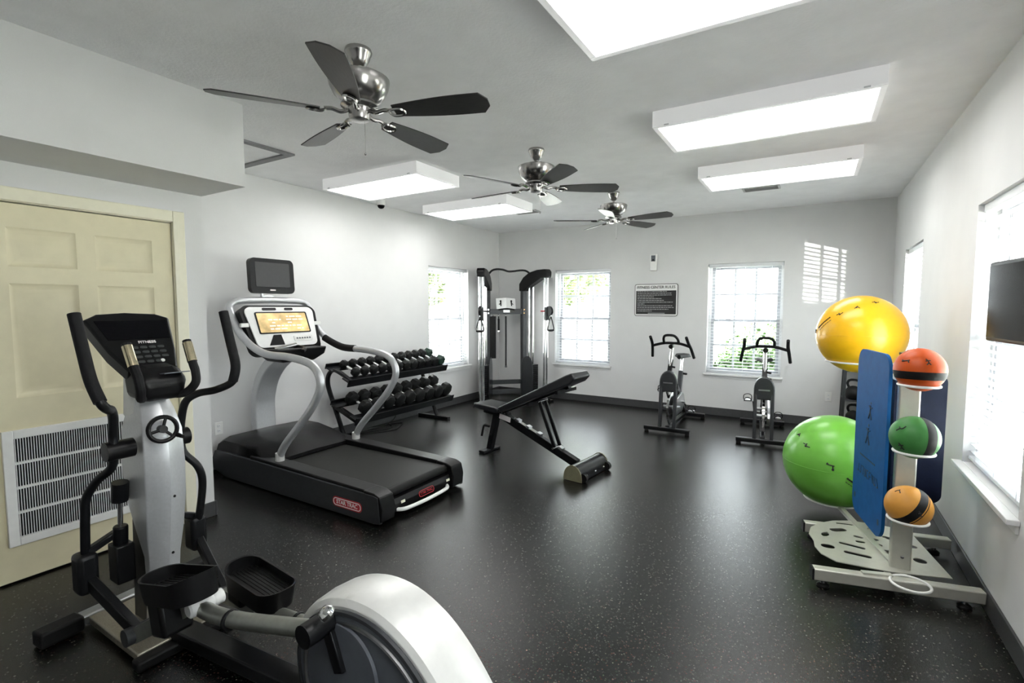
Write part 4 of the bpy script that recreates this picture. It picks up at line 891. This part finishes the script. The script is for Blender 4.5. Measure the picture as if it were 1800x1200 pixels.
# base plate with slots: polygon in xy
PZ = .105
outer = [(.055, 3.36), (.03, 3.45), (.04, 3.56), (.09, 3.66), (.16, 3.74), (.26, 3.80), (.42, 3.82), (.56, 3.80), (.66, 3.24), (.40, 3.16), (.16, 3.14), (.09, 3.20), (.06, 3.28)]
def slot(cx, cy, l, w, a):
    a = math.radians(a); ca, sa = math.cos(a), math.sin(a)
    return [(cx+x*ca-y*sa, cy+x*sa+y*ca) for x, y in rrect(l, w, w*.45, 3)]
holes = [slot(.225, 3.72, .10, .035, 12), slot(.185, 3.60, .10, .045, 35), slot(.115, 3.49, .04, .085, -15), slot(.125, 3.32, .07, .055, 10), slot(.245, 3.40, .13, .03, -8), slot(.265, 3.29, .13, .035, -3),
         slot(.285, 3.55, .05, .03, -5), slot(.29, 3.48, .05, .03, 12), slot(.36, 3.56, .05, .03, -5), slot(.37, 3.49, .05, .03, -18), slot(.44, 3.62, .07, .035, -25), slot(.43, 3.42, .10, .045, 18), slot(.44, 3.31, .09, .04, 0), slot(.55, 3.38, .06, .06, 10), slot(.54, 3.56, .05, .04, 20), slot(.37, 3.71, .06, .04, -15)]
lo = [(x-o[0], y-o[1]) for x, y in outer]; hl = [[(x-o[0], y-o[1]) for x, y in h] for h in holes]
p = mobj('base_plate', plate_mesh('base_plate', lo, hl, .005, M_RACK), r); p.location = (0, 0, PZ)
MB(o).bar((.27, 3.085, .088), (.40, 3.13, .088), .03, .04).bar((.41, 3.25, .06), (.41, 3.72, .06), .05, .04).build('plate_support', M_RACK, r)
pc = Vector((.445, 3.25, 0))
MB(o).bar((pc.x, pc.y, .06), (pc.x, pc.y, 1.24), .09, .06, (0, 1, 0)).build('post', M_RACK, r, .008)
MB(o).bar((pc.x, pc.y, 1.235), (pc.x, pc.y, 1.25), .094, .064, (0, 1, 0)).build('post_cap', M_BLACK, r, .003)
def ringp(c, R, z, frm):
    t = MB(o).torus((c[0], c[1], z), R, .0065, (0, 0, 1), 40, 8).build('ball_ring', M_RING, r)
    d = (Vector((c[0], c[1], 0))-Vector((frm[0], frm[1], 0))); d.normalize()
    e = Vector((c[0], c[1], z))-d*R
    MB(o).bar((frm[0], frm[1], z+.005), e, .03, .006 if R < .1 else .022).build('ring_arm', M_RACK, t)
YB_C, YB_R = Vector((.299, 4.30, 1.291)), .275
GB_C, GB_R = Vector((.169, 4.20, .381)), .324
ringp(YB_C, .203, YB_C.z-math.sqrt((YB_R+.0065)**2-.203**2)+.0, (pc.x-.02, pc.y+.03))
ringp(GB_C, .175, GB_C.z-math.sqrt((GB_R+.0065)**2-.175**2)+.0, (pc.x-.03, pc.y+.03))
MED = [((.462, 3.11, 1.178), .106, 'med_orange'), ((.455, 3.10, .842), .104, 'med_green'), ((.447, 3.10, .490), .100, 'med_tan')]
for c, R, _ in MED: ringp(c, .082, c[2]-math.sqrt((R+.0065)**2-.082**2), (pc.x, pc.y-.03))
ringp((.47, 3.085, 0), .082, .10, (pc.x, pc.y-.03))
MB(o).cyl((.45, 3.219, .175), (.45, 3.212, .175), .008).build('post_bolt', M_CHROME, r)
MB(o).cyl((.42, 3.27, 1.17), (.362, 3.27, 1.175), .008).build('mat_peg', M_RACK, r)
MB(o).cyl((.47, 3.27, 1.05), (.50, 3.40, 1.055), .008).build('mat_peg', M_RACK, r)
M_PRINT = pmat('black_ball_print', (.012, .012, .012), .5)
def sph(C, R, th, ph, k=1.003):                       # th = azimuth, ph = elevation in degrees
    a, b_ = math.radians(th), math.radians(ph); return C+Vector((math.cos(b_)*math.cos(a), math.cos(b_)*math.sin(a), math.sin(b_)))*R*k
def figure(C, R, th, ph, s, kind, rot, parent, org):  # little printed exercise figures hugging the ball
    st = {0: [[(-1, -.3), (-.2, .1), (.3, .0), (1, .5)], [(-.2, .1), (-.35, .5)]], 1: [[(-1, .2), (0, .1), (.6, .1)], [(.3, .1), (.35, -.5)], [(-.6, .2), (-.9, .5)]], 2: [[(-.6, -.5), (0, .4), (.8, -.3)], [(0, .4), (.1, .7)]], 3: [[(-.4, .7), (0, .2), (.1, -.3), (-.3, -.8)], [(.1, -.3), (.5, -.8)], [(-.5, .1), (0, .25), (.5, .3)]]}[kind]
    bl = {0: (.05, -.2), 1: (.4, -.75), 2: (-.1, 0), 3: (.6, .3)}[kind]
    m = MB(org); ca, sa = math.cos(math.radians(rot)), math.sin(math.radians(rot))
    def P(x, y): X, Y = (x*ca-y*sa)*s, (x*sa+y*ca)*s; return sph(C, R, th+math.degrees(X/R/max(.3, math.cos(math.radians(ph)))), ph+math.degrees(Y/R))
    for ln in st: m.tube([P(*q) for q in ln], s*.13, 6, 3)
    if R > .15: m.ball(P(*bl), s*.28, 10, 6)
    m.build('printed_figure', M_PRINT, parent)
def printline(C, R, th0, ph0, th1, ph1, n, s, parent, org):
    m = MB(org)
    for i in range(n):
        a, b_ = i/n, (i+.75)/n
        m.tube([sph(C, R, th0+(th1-th0)*t, ph0+(ph1-ph0)*t) for t in (a, b_)], s, 5, 1)
    m.build('printed_line', M_PRINT, parent)
cdir = lambda C: math.degrees(math.atan2(-C.y, -C.x))  # azimuth facing the photographer's side of the room
def exball(name, C, R, mat, label, figs, lines):
    b_ = thing(name, label, 'exercise ball', (C.x, C.y, C.z-R)); org = (C.x, C.y, C.z-R)
    MB(org).ball(C, R, 56, 32).build('ball_skin', mat, b_); z0 = cdir(C)
    for dth, ph, s, k, rot in figs: figure(C, R, z0+dth, ph, s, k, rot, b_, org)
    for l in lines: printline(C, R, z0+l[0], l[1], z0+l[2], l[3], l[4], l[5], b_, org)
    MB(org).torus(C+Vector((0, 0, -.003)), R*.9995, .0016, (0, 0, 1), 64, 5).build('mold_seam', mat, b_)
M_YEL = pmat('glossy_yellow_vinyl', (.80, .44, .01), .28, var=.03, spec=.5); M_GRN = pmat('glossy_green_vinyl', (.16, .47, .06), .28, var=.03)
exball('exercise_ball', YB_C, YB_R, M_YEL, 'large glossy yellow exercise ball on the upper ring of the rack', [(-78, 4, .018, 3, 0), (-32, 32, .02, 0, 10), (-8, 44, .02, 2, 0), (28, 55, .02, 0, -20)], [(-66, 9, -46, 27, 9, .004), (-62, 6, -42, 23, 6, .0015)])
exball('exercise_ball', GB_C, GB_R, M_GRN, 'large glossy green exercise ball low on the rack behind the blue mat', [(-55, 36, .022, 2, -20), (-34, 26, .026, 0, -40), (-2, 8, .03, 1, -5)], [(14, -4, 30, -16, 8, .006), (13, -9, 26, -18, 5, .002)])
def medball(c, R, name, mat, label, ax, bands, figs):
    C = Vector(c); org = (C.x, C.y, C.z-R); b_ = thing('medicine_ball', label, 'medicine ball', org, 0, 'medicine balls on the rack')
    MB(org).ball(C, R, 40, 24).build('ball_skin', mat, b_); ax = Vector(ax).normalized()
    for h0, h1 in bands:                              # raised black band around the ball
        pr = []
        for i in range(7): h = h0+(h1-h0)*i/6; pr.append((math.sqrt(max(1e-6, 1-h*h))*R*1.006, h*R*1.006))
        pr = [(pr[0][0]*.97, pr[0][1])]+pr+[(pr[-1][0]*.97, pr[-1][1])]
        MB(org).lathe(pr, C, ax, 40).build('black_band', M_RUB, b_)
    z0 = cdir(C)
    for dth, ph, s, k, rot in figs: figure(C, R, z0+dth, ph, s, k, rot, b_, org)
medball(*MED[0], pmat('orange_rubber', (.55, .080, .008), .38, var=.05, spec=.3, bump=.1, bscale=300), 'orange medicine ball with a black band, topmost on the rack', (0, .05, 1), [(-.42, -.06)], [(-32, 26, .022, 1, 20), (18, 28, .02, 3, 0)])
medball(*MED[1], pmat('green_rubber', (.05, .21, .05), .40, var=.08, spec=.3, bump=.1, bscale=300), 'dark green medicine ball with a black band, middle of the rack', (.95, .31, -.1), [(.05, .48)], [(-35, 28, .022, 0, 20), (-30, -20, .022, 3, 0)])
medball(*MED[2], pmat('tan_rubber', (.60, .28, .05), .40, var=.05, spec=.3, bump=.1, bscale=300), 'tan medicine ball with a slanted black band, lowest on the rack', (.72, .22, -.55), [(-.28, .10), (.16, .20)], [(-45, 52, .018, 2, 0), (28, 0, .018, 3, 0), (0, -38, .016, 1, 10)])
# hanging mats
M_BLUE = pmat('blue_foam', (.006, .085, .26), .6, var=.10, spec=.15, scale=18, bump=.12, bscale=140); M_NAVY = pmat('navy_foam', (.003, .006, .020), .6, var=.1, spec=.12, bump=.12, bscale=140)
def mat_thing(name, label, a, b_, z0, z1, thick, mat, rd):
    a, b_ = Vector((*a, 0)), Vector((*b_, 0)); d = (b_-a); w = d.length; h = z1-z0
    org = Vector(((a.x+b_.x)/2, (a.y+b_.y)/2, z0)); t = thing(name, label, 'mat', org)
    sh = plate_mesh('mat_sheet', rrect(w, h, rd, 8), [], thick, mat); s = mobj('mat_sheet', sh, t, .003)
    B = basis((0, 0, h/2), d, (0, 0, 1)); s.matrix_local = B; return t, B, w, h, thick
t, B, w, h, th = mat_thing('exercise_mat', 'bright blue foam exercise mat hanging in front of the balls', (.262, 3.70), (.362, 3.215), .235, 1.235, .016, M_BLUE, .085)
MP = pmat('dark_blue_print', (.008, .03, .06), .6)
B2 = B @ Matrix.Translation((0, 0, th/2+.0006))
for x, y in ((-w/2+.05, -h/2+.10), (w/2-.05, -h/2+.085)):
    e = mobj('mat_eyelet', plate_mesh('mat_eyelet', rrect(.022, .034, .010, 5), [], .001, MP), t); e.matrix_local = B2 @ Matrix.Translation((x, y, 0))
rnd = random.Random(11); lt = MB()
for i in range(9):                                    # bold worn lettering, rows of strokes
    x = -.17+i*.04; y = -.235
    for k in range(3):
        a_ = rnd.choice([(0, 0, 0, .045), (0, .045, .022, .045), (0, .022, .022, .022), (0, 0, .022, 0), (.022, 0, .022, .045), (0, .045, .022, 0)])
        lt.bar((x+a_[0], y+a_[1], 0), (x+a_[2], y+a_[3], 0), .006, .0012, (0, 0, 1))
e = lt.build('mat_print', MP, t); e.matrix_local = B2
lm = MB()
for i in range(10): lm.mm((-.14+i*.026, -.13, -.0005), (-.122+i*.026, -.121, .0005))
e = lm.build('mat_print', MP, t); e.matrix_local = B2
for x, y, s in ((.0, .16, .05), (-.02, .02, .06)):
    f = MB(); f.tube([(x-s*.5, y-s, 0), (x, y-s*.1, 0), (x+s*.1, y+s*.6, 0)], .004, 5, 3); f.tube([(x+s*.5, y-s, 0), (x, y-s*.1, 0)], .004, 5, 1); f.tube([(x-s*.4, y+s*.5, 0), (x+s*.05, y+s*.3, 0), (x+s*.6, y+s*.4, 0)], .003, 5, 3); f.ball((x+s*.12, y+s*.85, 0), s*.16, 8, 6, (1, 1, .15))
    e = f.build('mat_figure', MP, t); e.matrix_local = B2
mat_thing('exercise_mat', 'dark navy foam mat hanging behind the rack post', (.395, 3.40), (.625, 3.46), .42, 1.13, .05, M_NAVY, .05)

# ------------------------------------------------------------------ small rack with kettlebells in the far corner
o = (.54, 6.98, 0)
r = thing('corner_rack', 'small dark metal rack in the back right corner behind the balls', 'rack', o)
for x in (.33, .75):
    for y in (6.80, 7.14): MB(o).bar((x, y, 0), (x+(.02 if x < .5 else -.02), y, .80), .03, .03, (0, 1, 0)).build('rack_leg', M_GUN, r, .002)
for z in (.14, .42, .76):
    MB(o).mm((.335, 6.785, z-.012), (.745, 7.155, z)).build('rack_shelf', M_GUN, r, .003)
def kettle(x, y, z, R, label):
    k = thing('kettlebell', label, 'kettlebell', (x, y, z), random.uniform(-.3, .3), 'kettlebells on the corner rack')
    MB().lathe([(R*.55, 0), (R*.85, R*.18), (R, R*.7), (R*.93, R*1.2), (R*.6, R*1.65), (R*.2, R*1.8)]).build('bell', M_RUB, k)
    MB().tube([(-R*.5, 0, R*1.5), (-R*.72, 0, R*2.05), (-R*.55, 0, R*2.5), (0, 0, R*2.62), (R*.55, 0, R*2.5), (R*.72, 0, R*2.05), (R*.5, 0, R*1.5)], R*.16, 8, 5).build('bell_handle', M_BLACKM, k)
kettle(.44, 6.92, .42, .085, 'black kettlebell on the middle shelf of the corner rack, nearest the bikes')
kettle(.64, 6.96, .42, .085, 'black kettlebell on the middle shelf of the corner rack, nearest the right wall')
kettle(.45, 6.92, .14, .080, 'black kettlebell on the bottom shelf of the corner rack, nearest the bikes')
kettle(.64, 6.96, .14, .080, 'black kettlebell on the bottom shelf of the corner rack, nearest the right wall')

# ------------------------------------------------------------------ outside: lawn, shrub and trees
M_LAWN = pmat('lawn_grass', (.42, .425, .39), .9, var=.25, scale=6, bump=.5, bscale=60)
g = MB().mm((-45, -40, -.30), (45, 60, -.24)).build('ground_lawn', M_LAWN); g['kind'] = 'structure'
M_LEAF = pmat('green_leaves', (.04, .085, .018), .6, var=.45, scale=3); M_LEAF2 = pmat('yellow_green_leaves', (.07, .10, .025), .6, var=.4, scale=2)
M_BARK = pmat('brown_bark', (.12, .09, .06), .9, var=.3, bump=.4, bscale=30)
def leaves(m, c, rad, n, s, rnd):
    for _ in range(n):
        while True:
            p = Vector((rnd.uniform(-1, 1), rnd.uniform(-1, 1), rnd.uniform(-1, 1)))
            if .35 < p.length < 1: break
        q = Vector(c)+Vector((p.x*rad[0], p.y*rad[1], p.z*rad[2])); a = Vector((rnd.gauss(0, 1), rnd.gauss(0, 1), rnd.gauss(0, 1))).normalized(); b_ = a.orthogonal().normalized()
        w = s*rnd.uniform(.7, 1.3); m.add([q, q+a*w*.5+b_*w*.28, q+a*w, q+a*w*.5-b_*w*.28], [(0, 1, 2, 3)])
def plant(name, label, cat, loc, trunk, blobs, n, s, mat, seed):
    t = thing(name, label, cat, loc); rnd = random.Random(seed)
    m = MB()
    for c, rad in blobs: leaves(m, c, rad, int(n/len(blobs)), s, rnd)
    m.build('foliage', mat, t)
    m = MB(); m.cyl((0, 0, 0), (0, 0, trunk[0]), trunk[1], trunk[1]*.6, 10)
    for c, rad in blobs: m.cyl((0, 0, trunk[0]*.7), (c[0]*.7, c[1]*.7, c[2]), trunk[1]*.5, trunk[1]*.15, 6)
    m.build('trunk', M_BARK, t)
plant('shrub', 'round green shrub outside the right back window', 'shrub', (-.52, 9.5, -.24), (.5, .05), [((0, 0, .75), (.95, .8, .72)), ((.5, .1, .65), (.7, .6, .6)), ((-.4, -.1, .55), (.6, .6, .5))], 9000, .10, M_LEAF, 1)
plant('tree', 'tree outside seen through the right back window upper panes', 'tree', (1.3, 17, -.24), (2.2, .18), [((0, 0, 3.1), (1.7, 1.6, 1.2)), ((-.8, 0, 2.5), (1.0, 1.0, .8))], 5000, .22, M_LEAF2, 2)
plant('tree', 'pale tree outside seen through the left wall window', 'tree', (-13.5, 14.2, -.24), (2.4, .16), [((0, 0, 3.2), (1.3, 1.3, 1.4)), ((.5, .4, 2.4), (.9, .9, .8))], 4000, .24, M_LEAF2, 3)
plant('tree', 'hazy tree outside seen through the window behind the cable machine', 'tree', (-9.6, 20.0, -.24), (2.6, .2), [((0, 0, 3.6), (2.2, 2.0, 1.8)), ((-1.2, 0, 2.9), (1.4, 1.2, 1.0))], 4000, .3, M_LEAF2, 4)
